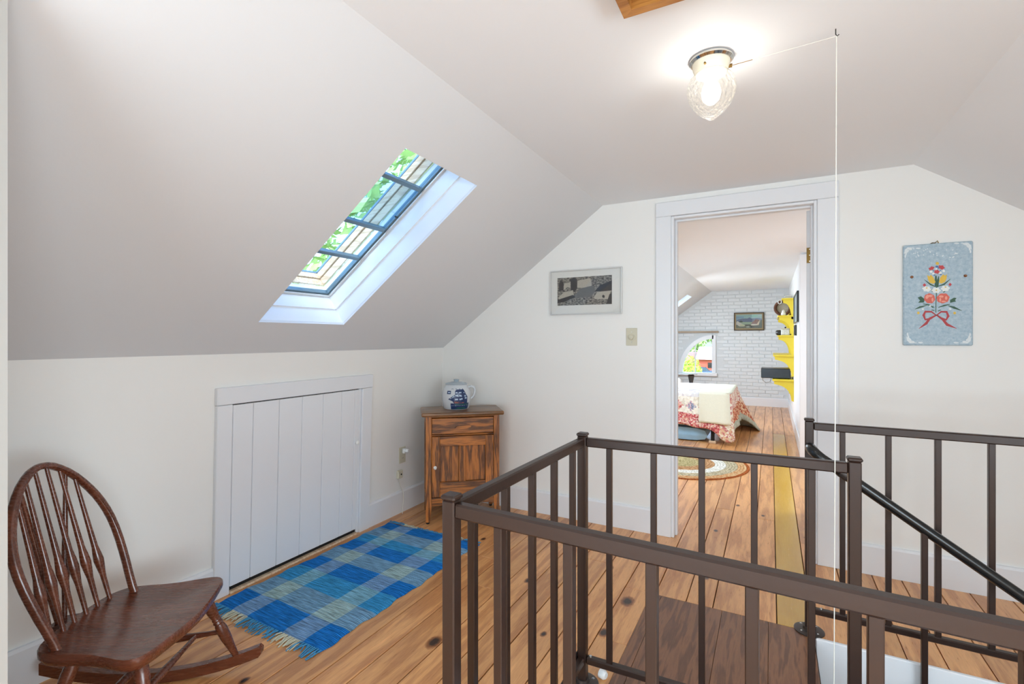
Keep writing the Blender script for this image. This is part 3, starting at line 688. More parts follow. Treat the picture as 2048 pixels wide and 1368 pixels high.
# ------------------------------------------------------------------ rag rug
def rag_mat():
    m, n, l, p = newmat('woven blue rag'); p.inputs['Roughness'].default_value = .9
    p.inputs['Specular IOR Level'].default_value = .1
    tc = n.new('ShaderNodeTexCoord'); sx = n.new('ShaderNodeSeparateXYZ'); l.new(tc.outputs['Object'], sx.inputs[0])
    # slightly wandering stripe borders
    no = n.new('ShaderNodeTexNoise'); no.inputs['Scale'].default_value = 5; l.new(tc.outputs['Object'], no.inputs['Vector'])
    def wob(sock, amt):
        a = n.new('ShaderNodeMath'); a.operation = 'MULTIPLY_ADD'; a.inputs[1].default_value = amt; l.new(no.outputs['Fac'], a.inputs[0]); l.new(sock, a.inputs[2]); return a.outputs[0]
    def ramp(sock, lo, hi, stops):
        mr = n.new('ShaderNodeMapRange'); mr.inputs['From Min'].default_value = lo; mr.inputs['From Max'].default_value = hi; l.new(sock, mr.inputs['Value'])
        cr = n.new('ShaderNodeValToRGB'); cr.color_ramp.interpolation = 'CONSTANT'; e = cr.color_ramp.elements
        e[0].position = 0; e[0].color = lin(stops[0][1]); e[1].position = stops[1][0]; e[1].color = lin(stops[1][1])
        for pos, c in stops[2:]: q = e.new(pos); q.color = lin(c)
        l.new(mr.outputs[0], cr.inputs['Fac']); return cr.outputs[0]
    B, Tl, S, G = (30, 116, 196), (74, 166, 204), (152, 184, 184), (110, 146, 172)
    weft = ramp(wob(sx.outputs['Y'], .02), -.58, .60, [(0, B), (.13, S), (.26, Tl), (.385, B), (.50, S), (.615, B), (.715, Tl), (.80, S), (.90, B)])
    warp = ramp(wob(sx.outputs['X'], .012), -.36, .372, [(0, B), (.17, (166, 190, 196)), (.32, (36, 122, 200)), (.66, (166, 190, 196)), (.84, B)])
    mx = n.new('ShaderNodeMixRGB'); mx.inputs[0].default_value = .45; l.new(weft, mx.inputs[1]); l.new(warp, mx.inputs[2])
    # rows of rag weft and flecks
    mp = n.new('ShaderNodeMapping'); mp.inputs['Scale'].default_value = (12, 120, 1); l.new(tc.outputs['Object'], mp.inputs['Vector'])
    n2 = n.new('ShaderNodeTexNoise'); n2.inputs['Scale'].default_value = 1.0; n2.inputs['Detail'].default_value = 3; l.new(mp.outputs[0], n2.inputs['Vector'])
    hs = n.new('ShaderNodeHueSaturation'); mr = n.new('ShaderNodeMapRange'); mr.inputs['From Min'].default_value = .3; mr.inputs['From Max'].default_value = .7
    mr.inputs['To Min'].default_value = .55; mr.inputs['To Max'].default_value = 1.45; l.new(n2.outputs['Fac'], mr.inputs['Value']); l.new(mr.outputs[0], hs.inputs['Value']); l.new(mx.outputs[0], hs.inputs['Color'])
    l.new(hs.outputs[0], p.inputs['Base Color'])
    wv = n.new('ShaderNodeTexWave'); wv.bands_direction = 'Y'; wv.inputs['Scale'].default_value = 38; wv.inputs['Distortion'].default_value = 1.5; l.new(tc.outputs['Object'], wv.inputs['Vector'])
    ad = n.new('ShaderNodeMath'); ad.operation = 'ADD'; l.new(wv.outputs['Fac'], ad.inputs[0]); l.new(n2.outputs['Fac'], ad.inputs[1])
    b = n.new('ShaderNodeBump'); b.inputs['Strength'].default_value = .7; b.inputs['Distance'].default_value = .004; l.new(ad.outputs[0], b.inputs['Height']); l.new(b.outputs[0], p.inputs['Normal'])
    return m
RW, RL = .73, 1.17
rug = empty('rag_rug', (-1.955, 1.955, 0), math.radians(-1.0), 'blue and sage checked rag rug in front of the low access door', 'rug')
nx, ny = 26, 44; vs_ = []; fs_ = []
def edge(y, s): return s*(RW/2+.006*math.sin(y*23+s)+.004*math.sin(y*57))
for j in range(ny+1):
    y = -RL/2+RL*j/ny
    for i in range(nx+1):
        f = i/nx; x = edge(y, -1)*(1-f)+edge(y, 1)*f; yy = y+.006*math.sin(x*9+1)*(abs(y)/(RL/2))**4
        vs_.append((x, yy, .0105+.0016*math.sin(y*31+x*5)*math.sin(x*17)+(-.006 if i in (0, nx) or j in (0, ny) else 0)))
b0 = len(vs_); 
for p in list(vs_): vs_.append((p[0], p[1], .0012))
W1 = nx+1
for j in range(ny):
    for i in range(nx):
        q = j*W1+i; fs_.append((q, q+1, q+W1+1, q+W1)); fs_.append((b0+q, b0+q+W1, b0+q+W1+1, b0+q+1))
for i in range(nx): q = i; fs_.append((q, b0+q, b0+q+1, q+1)); q = ny*W1+i; fs_.append((q, q+1, b0+q+1, b0+q))
for j in range(ny): q = j*W1; fs_.append((q, q+W1, b0+q+W1, b0+q)); q = j*W1+nx; fs_.append((q, b0+q, b0+q+W1, q+W1))
m_ = MB(); m_.add(vs_, fs_); m_.build('weave', rag_mat(), rug, True)
fm = [plain('blue fringe yarn', (64, 140, 184), .9, bscale=80, var=.2), plain('pale fringe yarn', (196, 196, 176), .9, bscale=80, var=.15)]
for e in (-1, 1):
    m_ = MB()
    for k in range(92):
        x = -RW/2+.004+(RW-.008)*k/91+random.uniform(-.003, .003); f = k/91
        m_.mi = 1 if (.17 < f < .33 or .66 < f < .84) else 0
        L = random.uniform(.035, .07) if e < 0 else random.uniform(.02, .038); dx = random.uniform(-.022, .022)
        y0 = e*(RL/2-.004)
        m_.sweep([(x, y0, .008), (x+dx*.4, y0+e*L*.45, .0075+random.uniform(-.002, .004)), (x+dx, y0+e*L, .0036)], [.0026, .0030, .0022], 5)
    tag(m_.build('fringe', fm, rug), kind='stuff')

# ------------------------------------------------------------------ oak cabinet
CB = empty('oak_cabinet', (-2.066, 2.634, 0), math.radians(40), 'small golden oak washstand cabinet standing in the corner under the jug', 'cabinet')
BW, BD, BH = .507, .30, .732
def cbx(x0, x1, y0, y1, z0, z1, nm, mt, par=CB, b=.0025): return MB().bbox(x0, x1, y0, y1, z0, z1, b).build(nm, M[mt], par)
SW = .039
for x0, x1 in ((0, SW), (BW-SW, BW)):
    for y0, y1 in ((0, SW), (BD-SW, BD)):
        m_ = MB(); m_.bbox(x0, x1, y0, y1, .115, BH, .002)
        xi = x0 if x0 == 0 else x1; xs = (xi, xi+(.028 if x0 == 0 else -.028)); ys = (y0, y0+.028) if y0 == 0 else (y1-.028, y1)
        xa, xb = min(xs), max(xs)
        m_.add([(xa, ys[0], .014), (xb, ys[0], .014), (xb, ys[1], .014), (xa, ys[1], .014), (x0, y0, .116), (x1, y0, .116), (x1, y1, .116), (x0, y1, .116)],
               [(0, 3, 2, 1), (4, 5, 6, 7), (0, 1, 5, 4), (1, 2, 6, 5), (2, 3, 7, 6), (3, 0, 4, 7)])
        lg = m_.build('leg', M['oak'], CB)
        MB().lathe([(.010, .0005), (.012, .004), (.012, .009), (.008, .0145)], 14, ((xa+xb)/2, (ys[0]+ys[1])/2, 0)).build('caster', M['dark'], lg, True)
# top with rounded edge
m_ = MB(); bm = bmesh.new(); bmesh.ops.create_cube(bm, size=1)
for p in bm.verts: p.co = Vector((BW/2+p.co.x*(BW+.06), (BD-.029)/2+p.co.y*(BD+.027), BH+.014+p.co.z*.028))
bmesh.ops.bevel(bm, geom=list(bm.edges), offset=.010, segments=3, affect='EDGES', profile=.5); m_.bm(bm)
m_.build('top', M['oak_top'], CB, True)
for x0, x1 in ((.005, .012), (BW-.012, BW-.005)):
    cbx(x0, x1, SW, BD-SW, .15, BH-.01, 'side_panel', 'oak')
    xr = (x0-.004, x1+.003) if x0 < .1 else (x0-.003, x1+.004)
    for z0, z1 in ((.125, .165), (.40, .44), (.66, .72)): cbx(xr[0], xr[1], SW, BD-SW, z0, z1, 'side_rail', 'oak_h')
cbx(SW, BW-SW, BD-.012, BD-.006, .12, BH, 'back_panel', 'oak'); cbx(SW, BW-SW, .03, BD-.013, .14, .152, 'bottom_panel', 'oak_h')
cbx(SW, BW-SW, .006, .028, .596, .606, 'divider_rail', 'oak_h'); cbx(SW, BW-SW, .006, .028, .722, BH, 'top_rail', 'oak_h')
m_ = MB(); ap = [(SW, .176), (BW-SW, .176), (BW-SW, .118)]+[(SW+(BW-2*SW)*f, .118+.012*math.sin(math.pi*f)) for f in (.9, .7, .5, .3, .1)]+[(SW, .118)]
m_.prism(ap, .004, .020).build('apron', M['oak_h'], CB)
dw = cbx(SW+.002, BW-SW-.002, .003, .022, .609, .718, 'drawer', 'oak_h')
m_ = MB(); hw = .054; cx_ = BW/2
m_.prism([(cx_-hw, .652), (cx_-hw+.010, .662), (cx_+hw-.010, .668), (cx_+hw, .664), (cx_+hw-.004, .655), (cx_+hw-.025, .648), (cx_-hw+.025, .642), (cx_-hw+.006, .645)], -.020, .004)
m_.build('pull', M['oak_h'], dw)
dd = empty('door_panel', (0, 0, 0), 0, None, None); dd.parent = CB
x0, x1, z0, z1 = SW+.002, BW-SW-.002, .180, .593
def dp(a, b, c, d, y0, y1, nm, mt): return MB().bbox(a, b, y0, y1, c, d, .002).build(nm, M[mt], dd)
dp(x0, x0+.054, z0, z1, .000, .022, 'stile', 'oak'); dp(x1-.056, x1, z0, z1, .000, .022, 'stile', 'oak')
dp(x0+.054, x1-.056, z1-.068, z1, .001, .022, 'rail', 'oak_h'); dp(x0+.054, x1-.056, z0, z0+.100, .001, .022, 'rail', 'oak_h')
xm = x0+.054+.130; dp(xm, xm+.048, z0+.100, z1-.068, .002, .022, 'stile', 'oak')
dp(x0+.054, xm, z0+.100, z1-.068, .0165, .0215, 'panel', 'oak'); dp(xm+.048, x1-.056, z0+.100, z1-.068, .0165, .0215, 'panel', 'oak')
MB().sweep([(x0+.022, .003, .383), (x0+.022, -.004, .383), (x0+.022, -.006, .383), (x0+.022, -.014, .383), (x0+.022, -.019, .383)], [.012, .0115, .005, .0105, .007], 16).build('knob', M['silver'], dd, True)

# ------------------------------------------------------------------ ship jug
JX, JY, JZ = -2.0056, 2.910, BH+.0282
jug = empty('lidded_jug', (JX, JY, JZ), 0, 'grey white stoneware jug with painted blue ship standing on the oak cabinet', 'jug')
JP = [(.088, .0005), (.092, .006), (.099, .030), (.104, .065), (.105, .095), (.101, .125), (.092, .148), (.080, .162), (.076, .168), (.078, .174)]
glz = plain('grey white stoneware glaze', (206, 210, 214), .25, bump=.03, bscale=30, var=.04, coat=.3)
MB().lathe(JP, 40).build('body', glz, jug, True)
lid = MB().lathe([(.078, .1745), (.079, .178), (.070, .184), (.045, .190), (.018, .193), (.016, .198), (.021, .206), (.018, .210), (.006, .211)], 36).build('lid', plain('blue grey lid glaze', (168, 180, 188), .25, bump=.02, var=.05, coat=.3), jug, True)
ar = Vector((.8826, .4702, 0)); av = Vector((-.4702, .8826, 0))
hp = [(.086, .150), (.106, .160), (.126, .152), (.134, .132), (.131, .108), (.121, .085), (.104, .070)]
MB().sweep([tuple(ar*r+Vector((0, 0, z))) for r, z in hp], [.009, .0085, .008, .008, .008, .008, .009], 12, True, 1.3).build('handle', glz, jug, True)
def jr(z):
    for (r0, z0), (r1, z1) in zip(JP, JP[1:]):
        if z0 <= z <= z1: return r0+(r1-r0)*(z-z0)/(z1-z0)
    return .08
def pip(x, y, poly):
    c = False; j = len(poly)-1
    for i in range(len(poly)):
        xi, yi = poly[i]; xj, yj = poly[j]
        if (yi > y) != (yj > y) and x < (xj-xi)*(y-yi)/(yj-yi)+xi: c = not c
        j = i
    return c
def rect(a, b, c, d): return [(a, b), (c, b), (c, d), (a, d)]
jc = [plain('cobalt glaze', (34, 56, 100), .3, var=.1, coat=.3), plain('teal glaze', (44, 92, 88), .3, var=.1, coat=.3), plain('pale blue glaze', (176, 196, 218), .3, var=.05, coat=.3), plain('rust glaze', (150, 98, 88), .3, var=.08, coat=.3)]
SHIP = [(0, rect(590, 700, 1066, 870)), (1, rect(720, 720, 1050, 752)), (1, rect(760, 800, 1000, 850)), (0, rect(600, 752, 1060, 790)),
        (0, [(530, 605), (720, 485), (720, 400), (765, 362), (960, 362), (1000, 470), (1035, 540), (1035, 700), (690, 700), (650, 650)]),
        (3, [(690, 655), (860, 672), (960, 675), (950, 705), (715, 705)]), (0, rect(810, 676, 900, 692)),
        (2, rect(735, 425, 785, 455)), (2, rect(830, 425, 890, 455)), (2, rect(940, 430, 972, 455)),
        (2, [(730, 500), (800, 490), (805, 530), (735, 525)]), (2, [(830, 500), (890, 495), (900, 540), (840, 530)]), (2, rect(960, 505, 1000, 540)),
        (2, [(725, 590), (800, 585), (800, 625), (722, 620)]), (2, [(840, 585), (915, 580), (918, 615), (838, 622)]), (2, rect(970, 560, 1020, 600)),
        (2, [(570, 600), (620, 560), (625, 590)]), (2, [(640, 550), (700, 510), (705, 535), (650, 575)]),
        (0, rect(495, 395, 605, 475)), (2, rect(525, 425, 580, 455)), (0, [(590, 365), (640, 340), (685, 365), (640, 352)]), (0, rect(740, 340, 760, 365)), (0, rect(845, 345, 865, 365)), (0, rect(925, 345, 945, 365))]
for wv in range(9):
    xx = 610+wv*50; SHIP.append((2, [(xx, 770), (xx+22, 755), (xx+44, 770), (xx+22, 764)])); SHIP.append((1, [(xx, 845), (xx+22, 822), (xx+44, 845), (xx+22, 838)]))
m_ = MB(); st_ = 9
def jpt(x, y):
    z = max(.004, (872-y)/620*.176); r = jr(z)+.0007; th = math.asin(max(-.99, min(.99, (x-712)/400)))
    return tuple(ar*(r*math.sin(th))-av*(r*math.cos(th))+Vector((0, 0, z)))
for gx in range(485, 1075, st_):
    for gy in range(335, 872, st_):
        c = None
        for idx, poly in SHIP:
            if pip(gx+st_/2, gy+st_/2, poly): c = idx
        if c is None: continue
        m_.mi = c; m_.add([jpt(gx, gy+st_), jpt(gx+st_, gy+st_), jpt(gx+st_, gy), jpt(gx, gy)], [(0, 1, 2, 3)])
tag(m_.build('ship_painting', jc, jug), 'painted dark blue sailing ship on waves')

# ------------------------------------------------------------------ outlet, phone jack, dimmer
def kpt(y, z, off): return Vector((kx(z)+off, y, z))
ot = empty('wall_outlet', tuple(kpt(2.745, .417, 0)), 0, 'ivory wall outlet with a white night light left of the oak cabinet', 'outlet')
MB().bbox(.0005, .006, -.035, .035, -.058, .058, .002).build('plate', M['ivory'], ot)
for z in (-.022, .022): MB().bbox(.006, .0075, -.017, .017, z-.014, z+.014, .001).build('socket', M['ivory'], ot)
for y in (-.006, .006): MB().box(.0074, .0078, y-.001, y+.001, -.026, -.017).build('slot', M['dark'], ot)
nl = empty('night_light', tuple(kpt(2.75, .447, .008)), 0, 'small white night light plugged into the upper outlet socket', 'night light')
MB().bbox(0, .024, -.016, .016, -.018, .018, .005).build('body', M['white_plastic'], nl)
MB().sweep([(.024, 0, .004), (.034, 0, .004), (.044, 0, .004), (.050, 0, .004)], [.012, .015, .014, .008], 14).build('lens', M['white_plastic'], nl, True)
ja = empty('phone_jack', tuple(kpt(2.712, .283, 0)), 0, 'small cream surface phone jack with a white wire below the outlet', 'phone jack')
MB().bbox(.0005, .024, -.026, .026, -.028, .030, .005).build('box', M['ivory'], ja)
MB().sweep([(.024, .004, .002), (.026, .004, .002)], .006, 10).build('socket', M['dark'], ja)
MB().sweep([(.012, -.012, -.028), (.016, -.002, -.06), (.024, .018, -.11), (.027, .025, -.15), (.028, .022, -.20), (.030, .010, -.25), (.034, .004, -.2805)], .0022, 8).build('wire', M['cord'], ja, True)
dm = empty('dimmer_switch', (-.814, YF, 1.275), 0, 'ivory rotary dimmer switch beside the bedroom door casing', 'switch')
MB().bbox(-.0365, .0365, -.006, -.0005, -.058, .058, .002).build('plate', M['ivory'], dm)
MB().sweep([(0, -.006, -.002), (0, -.010, -.002), (0, -.0105, -.002), (0, -.024, -.002), (0, -.026, -.002)], [.0215, .0205, .0165, .0155, .012], 24).build('knob', M['ivory'], dm, True)
for z in (-.035, .031): MB().sweep([(0, -.006, z), (0, -.0075, z)], [.003, .002], 8).build('screw', M['silver'], dm)

# ------------------------------------------------------------------ framed print on the far wall
fp = empty('framed_print', (-1.134, YF, 1.5865), 0, 'silver framed dark etching with wide white mat on the far wall', 'picture')
FW, FH = .259, .1565
for a in ((-FW, FW, -FH, -FH+.008), (-FW, FW, FH-.008, FH)): MB().bbox(a[0], a[1], -.022, -.001, a[2], a[3], .0015).build('frame_side', M['silver'], fp)
for a in ((-FW, -FW+.008), (FW-.008, FW)): MB().bbox(a[0], a[1], -.022, -.001, -FH+.008, FH-.008, .0015).build('frame_side', M['silver'], fp)
MB().box(-FW+.008, FW-.008, -.010, -.002, -FH+.008, FH-.008).build('mat', M['mat'], fp)
MB().box(-FW+.008, FW-.008, -.0175, -.0165, -FH+.008, FH-.008).build('glass', M['pic_glass'], fp)
def etching():
    m, n, l, p = newmat('etching ink'); p.inputs['Roughness'].default_value = .8
    tc = n.new('ShaderNodeTexCoord'); mp = n.new('ShaderNodeMapping'); mp.inputs['Scale'].default_value = (60, 1, 140); l.new(tc.outputs['Object'], mp.inputs['Vector'])
    n1 = n.new('ShaderNodeTexNoise'); n1.inputs['Scale'].default_value = 1; n1.inputs['Detail'].default_value = 5; l.new(mp.outputs[0], n1.inputs['Vector'])
    cr = n.new('ShaderNodeValToRGB'); e = cr.color_ramp.elements; e[0].position = .38; e[0].color = lin((50, 48, 46)); e[1].position = .66; e[1].color = lin((176, 170, 158))
    l.new(n1.outputs['Fac'], cr.inputs['Fac']); l.new(cr.outputs[0], p.inputs['Base Color']); return m
ek = [etching(), plain('black etching ink', (44, 42, 44), .8, bscale=200, var=.4), plain('pale etching paper', (186, 180, 166), .8, bscale=160, var=.25), plain('grey etching wash', (112, 110, 106), .8, bscale=120, var=.3)]
pr = MB(); X0, X1, Z0, Z1 = -FW+.052, FW-.070, -FH+.066, FH-.051
def epx(x, y):     # close-up picture coordinates of the print: 218..900 by 345..690 (sheared by perspective)
    fx = (x-218)/682; ty = 350-40*fx; by = 695-12*fx; return (X0+(X1-X0)*fx, Z1-(Z1-Z0)*(y-ty)/(by-ty))
pr.box(X0, X1, -.0107, -.0100, Z0, Z1)
EP = [(1, [(240, 510), (240, 420), (262, 372), (295, 400), (300, 505)]), (1, [(392, 505), (392, 370), (430, 335), (470, 360), (475, 480), (440, 520)]),
      (2, [(300, 500), (305, 420), (385, 400), (390, 470), (350, 460)]), (2, [(475, 470), (480, 380), (640, 350), (660, 470)]), (2, [(230, 590), (300, 530), (420, 500), (430, 560), (330, 620), (250, 640)]),
      (1, [(690, 520), (760, 440), (900, 380), (898, 510), (760, 520)]), (2, [(680, 600), (720, 530), (890, 510), (850, 620), (700, 615)]), (1, [(782, 580), (795, 562), (815, 575), (812, 602), (790, 602)]),
      (1, [(840, 660), (870, 560), (898, 540), (896, 680), (830, 680)]), (3, [(430, 600), (520, 480), (680, 440), (700, 520), (640, 590)]), (1, [(220, 660), (225, 620), (420, 560), (450, 590), (300, 650)])]
for k, (mi, poly) in enumerate(EP):
    q = [epx(*p) for p in poly]; q = [(max(X0, min(X1, a)), max(Z0, min(Z1, b))) for a, b in q]
    pr.mi = mi; pr.prism(q, -.0112-.0001*k, -.0106)
tag(pr.build('print', ek, fp), 'dark grey etching of stone buildings and trees')

# ------------------------------------------------------------------ blue painted plaque
pq = empty('painted_plaque', (.7465, YF, 1.489), 0, 'pale blue painted board with a flower bouquet and red bow', 'wall plaque')
PW, PH_ = .1375, .2605
def mottled():
    m, n, l, p = newmat('mottled pale blue paint'); p.inputs['Roughness'].default_value = .6
    tc = n.new('ShaderNodeTexCoord'); n1 = n.new('ShaderNodeTexNoise'); n1.inputs['Scale'].default_value = 60; n1.inputs['Detail'].default_value = 8; n1.inputs['Roughness'].default_value = .8; l.new(tc.outputs['Object'], n1.inputs['Vector'])
    cr = n.new('ShaderNodeValToRGB'); e = cr.color_ramp.elements; e[0].position = .36; e[0].color = lin((146, 172, 190)); e[1].position = .70; e[1].color = lin((198, 212, 218))
    l.new(n1.outputs['Fac'], cr.inputs['Fac']); l.new(cr.outputs[0], p.inputs['Base Color']); return m
pm = MB().bbox(-PW, PW, -.017, -.001, -PH_, PH_, .005).build('board', mottled(), pq)
def ppx(x, y):
    fx = (x-150)/720; ty = 170-65*fx; by = 1220-5*fx; return (-PW+2*PW*fx, PH_-2*PH_*(y-ty)/(by-ty))
lay = [0]
def blob(cx, cy, rx, ry, rot=0, n=14, wob=0.0, k=5): return [(cx+rx*math.cos(a)*(1+wob*math.cos(k*a))*math.cos(rot)-ry*math.sin(a)*(1+wob*math.cos(k*a))*math.sin(rot),
    cy+rx*math.cos(a)*(1+wob*math.cos(k*a))*math.sin(rot)+ry*math.sin(a)*(1+wob*math.cos(k*a))*math.cos(rot)) for a in [2*math.pi*i/n for i in range(n)]]
def stroke(pts, w):
    L_, R_ = [], []
    for i, p in enumerate(pts):
        a = pts[max(0, i-1)]; b = pts[min(len(pts)-1, i+1)]; dx, dy = b[0]-a[0], b[1]-a[1]; q = math.hypot(dx, dy) or 1
        ww = w[i] if isinstance(w, list) else w; L_.append((p[0]-dy/q*ww, p[1]+dx/q*ww)); R_.append((p[0]+dy/q*ww, p[1]-dx/q*ww))
    return L_+R_[::-1]
def paint(name, rgb, polys, label=None):
    mt = plain(name.replace('_', ' '), rgb, .6, bscale=150, var=.12)
    tiny = name in ('painted_scroll', 'painted_dot', 'painted_petal'); m_ = MB()
    for poly in polys:
        lay[0] += 1; pts = [ppx(*p) for p in poly]
        m_.prism(pts, -.0172-.00001*lay[0], -.0165)
        if not tiny:
            o = m_.build(name, mt, pm); m_ = MB()
            if label: tag(o, label)
    if tiny: tag(m_.build(name, mt, pm), label, kind='stuff')
GR = (58, 92, 70)
paint('painted_leaf', GR, [stroke([(495, 870), (495, 780), (500, 700), (505, 600), (500, 480)], [4, 4, 4, 6, 4]), stroke([(500, 600), (440, 575), (375, 525)], [3, 8, 2]), stroke([(510, 595), (580, 570), (645, 512)], [3, 8, 2]),
    stroke([(490, 600), (495, 530), (490, 480)], [6, 12, 3]), stroke([(515, 600), (518, 530), (525, 485)], [6, 12, 3]), stroke([(480, 820), (420, 790), (360, 780)], [3, 8, 3]), stroke([(520, 815), (580, 795), (640, 780)], [3, 8, 3]),
    stroke([(400, 795), (330, 815), (275, 838)], [3, 10, 2]), stroke([(620, 795), (680, 815), (757, 846)], [3, 12, 2]), [(305, 715), (340, 700), (380, 730), (370, 765), (310, 770), (330, 745)], [(640, 735), (680, 710), (705, 715), (690, 735), (700, 750), (640, 765)],
    stroke([(460, 650), (450, 625)], 5), stroke([(570, 655), (590, 645)], 5), stroke([(480, 850), (450, 842)], 4), stroke([(515, 855), (545, 842)], 4), stroke([(455, 820), (470, 800)], 4)])
paint('painted_ribbon', (176, 62, 66), [stroke([(500, 900), (450, 862), (385, 862), (368, 900), (385, 945), (440, 935), (500, 895)], [5, 9, 12, 14, 10, 9, 5]), stroke([(500, 900), (550, 860), (605, 862), (622, 905), (600, 945), (545, 925), (500, 895)], [5, 9, 12, 14, 10, 9, 5]),
    stroke([(495, 900), (430, 935), (395, 985), (318, 1042)], [8, 12, 14, 2]), stroke([(510, 900), (565, 940), (610, 995), (705, 1035)], [8, 12, 15, 2])], 'red ribbon bow')
paint('painted_rose', (216, 104, 88), [blob(430, 722, 58, 52, .2, 20, .06, 7), blob(568, 718, 66, 52, -.2, 20, .06, 7)], 'coral rose')
paint('painted_petal', (236, 158, 138), [blob(405, 705, 16, 24, .5), blob(440, 695, 22, 12), blob(460, 735, 10, 22), blob(550, 700, 24, 12), blob(600, 715, 12, 20), blob(540, 735, 10, 20), blob(575, 752, 24, 8)])
paint('painted_daisy', (232, 234, 230), [blob(400, 622, 44, 28, .1, 20, .16, 6), blob(498, 636, 44, 30, 0, 20, .16, 6), blob(592, 614, 44, 30, -.1, 20, .16, 6), blob(445, 440, 16, 12), blob(470, 460, 14, 10), blob(540, 450, 16, 12), blob(575, 430, 14, 12), blob(500, 410, 10, 8), blob(435, 800, 12, 6), blob(360, 835, 12, 8), blob(640, 830, 14, 8)])
paint('painted_tulip', (226, 186, 72), [[(405, 475), (430, 490), (440, 470), (470, 500), (492, 550), (470, 568), (430, 556), (412, 520)], [(608, 462), (590, 480), (570, 465), (540, 500), (525, 550), (550, 565), (590, 545), (604, 510)], blob(510, 352, 18, 16), blob(312, 876, 14, 14), blob(686, 872, 14, 14), blob(500, 634, 9, 7), blob(400, 612, 10, 6), blob(594, 600, 10, 6)], 'yellow bloom')
paint('painted_floret', (196, 70, 74), [blob(450, 405, 30, 18, -.4, 16, .2, 5), blob(552, 392, 32, 22, .2, 16, .2, 5), blob(505, 440, 28, 20, 0, 16, .2, 5), blob(376, 582, 16, 16, 0, 12, .2, 4), blob(640, 572, 14, 16, 0, 12, .2, 4)])
paint('painted_dot', (70, 108, 160), [blob(505, 385, 16, 10), blob(480, 475, 10, 6), blob(545, 470, 10, 6), blob(520, 400, 8, 6), blob(470, 430, 6, 6), blob(540, 425, 6, 6)])
scr = []
for cx, cy, s1, s2 in ((160, 190, 1, 1), (855, 130, -1, 1), (185, 1195, 1, -1), (850, 1190, -1, -1)):
    scr += [stroke([(cx, cy+s2*70), (cx+s1*14, cy+s2*30), (cx+s1*40, cy+s2*8), (cx+s1*110, cy+s2*2)], [2, 9, 10, 2]), blob(cx+s1*34, cy+s2*40, 22, 12, -.7*s1*s2), blob(cx+s1*62, cy+s2*16, 26, 10, .2), blob(cx+s1*12, cy+s2*92, 8, 18), blob(cx+s1*150, cy+s2*6, 26, 8), blob(cx+s1*20, cy+s2*62, 10, 20)]
for k in range(26): scr.append(blob(250+random.random()*500, 200+random.random()*90, 4+random.random()*9, 3+random.random()*5, random.random()*3, 8))
paint('painted_scroll', (222, 228, 230), scr, 'white corner scrolls')
for x, y in ((242, 500), (792, 478)):
    a, b = ppx(x, y); MB().lathe([(.006, 0), (.007, .003), (.004, .006)], 12).build('wooden_peg', wood('peg wood', (120, 70, 30), (170, 110, 60), .5, 'Z', 2, 0, 0), pq, True, M=Matrix.Translation((a, -.017, b)) @ Matrix.Rotation(math.pi/2, 4, 'X'))
MB().sweep([(-.03, -.008, PH_-.003), (-.018, -.008, PH_+.004), (-.006, -.009, PH_+.003), (.002, -.009, PH_+.014), (.008, -.008, PH_-.002)], .0022, 8).build('hanging_wire', M['brass'], pq, True)

# ------------------------------------------------------------------ bedroom: bed
BX0, BX1, BY0, BY1, BT = -2.30, -.42, 6.25, 7.48, .60
bed = empty('bed', ((BX0+BX1)/2, (BY0+BY1)/2, 0), 0, 'double bed under a pink floral patchwork quilt in the bedroom', 'bed')
def L(x, y): return x-bed.location.x, y-bed.location.y
def lb(x0, x1, y0, y1, z0, z1, nm, mt, b=.01, par=None):
    a = L(x0, y0); c = L(x1, y1); return MB().bbox(a[0], c[0], a[1], c[1], z0, z1, b).build(nm, mt, par or bed)
ticking = plain('white mattress ticking', (226, 226, 220), .8, bump=.05, var=.03)
lb(BX0, BX1-.01, BY0+.01, BY1-.01, .36, BT-.012, 'mattress', ticking, .05); lb(BX0, BX1-.02, BY0+.02, BY1-.02, .20, .355, 'box_spring', ticking, .02)
for x, y in ((-.62, 6.31), (-.62, 7.40), (-2.1, 6.31), (-2.1, 7.40)):
    lg = lb(x-.02, x+.02, y-.02, y+.02, .03, .2, 'leg', M['dark'], .004)
    lb(x-.04, x+.04, y-.045, y+.035, .0005, .032, 'foot_block', M['pinewood'], .004, lg)
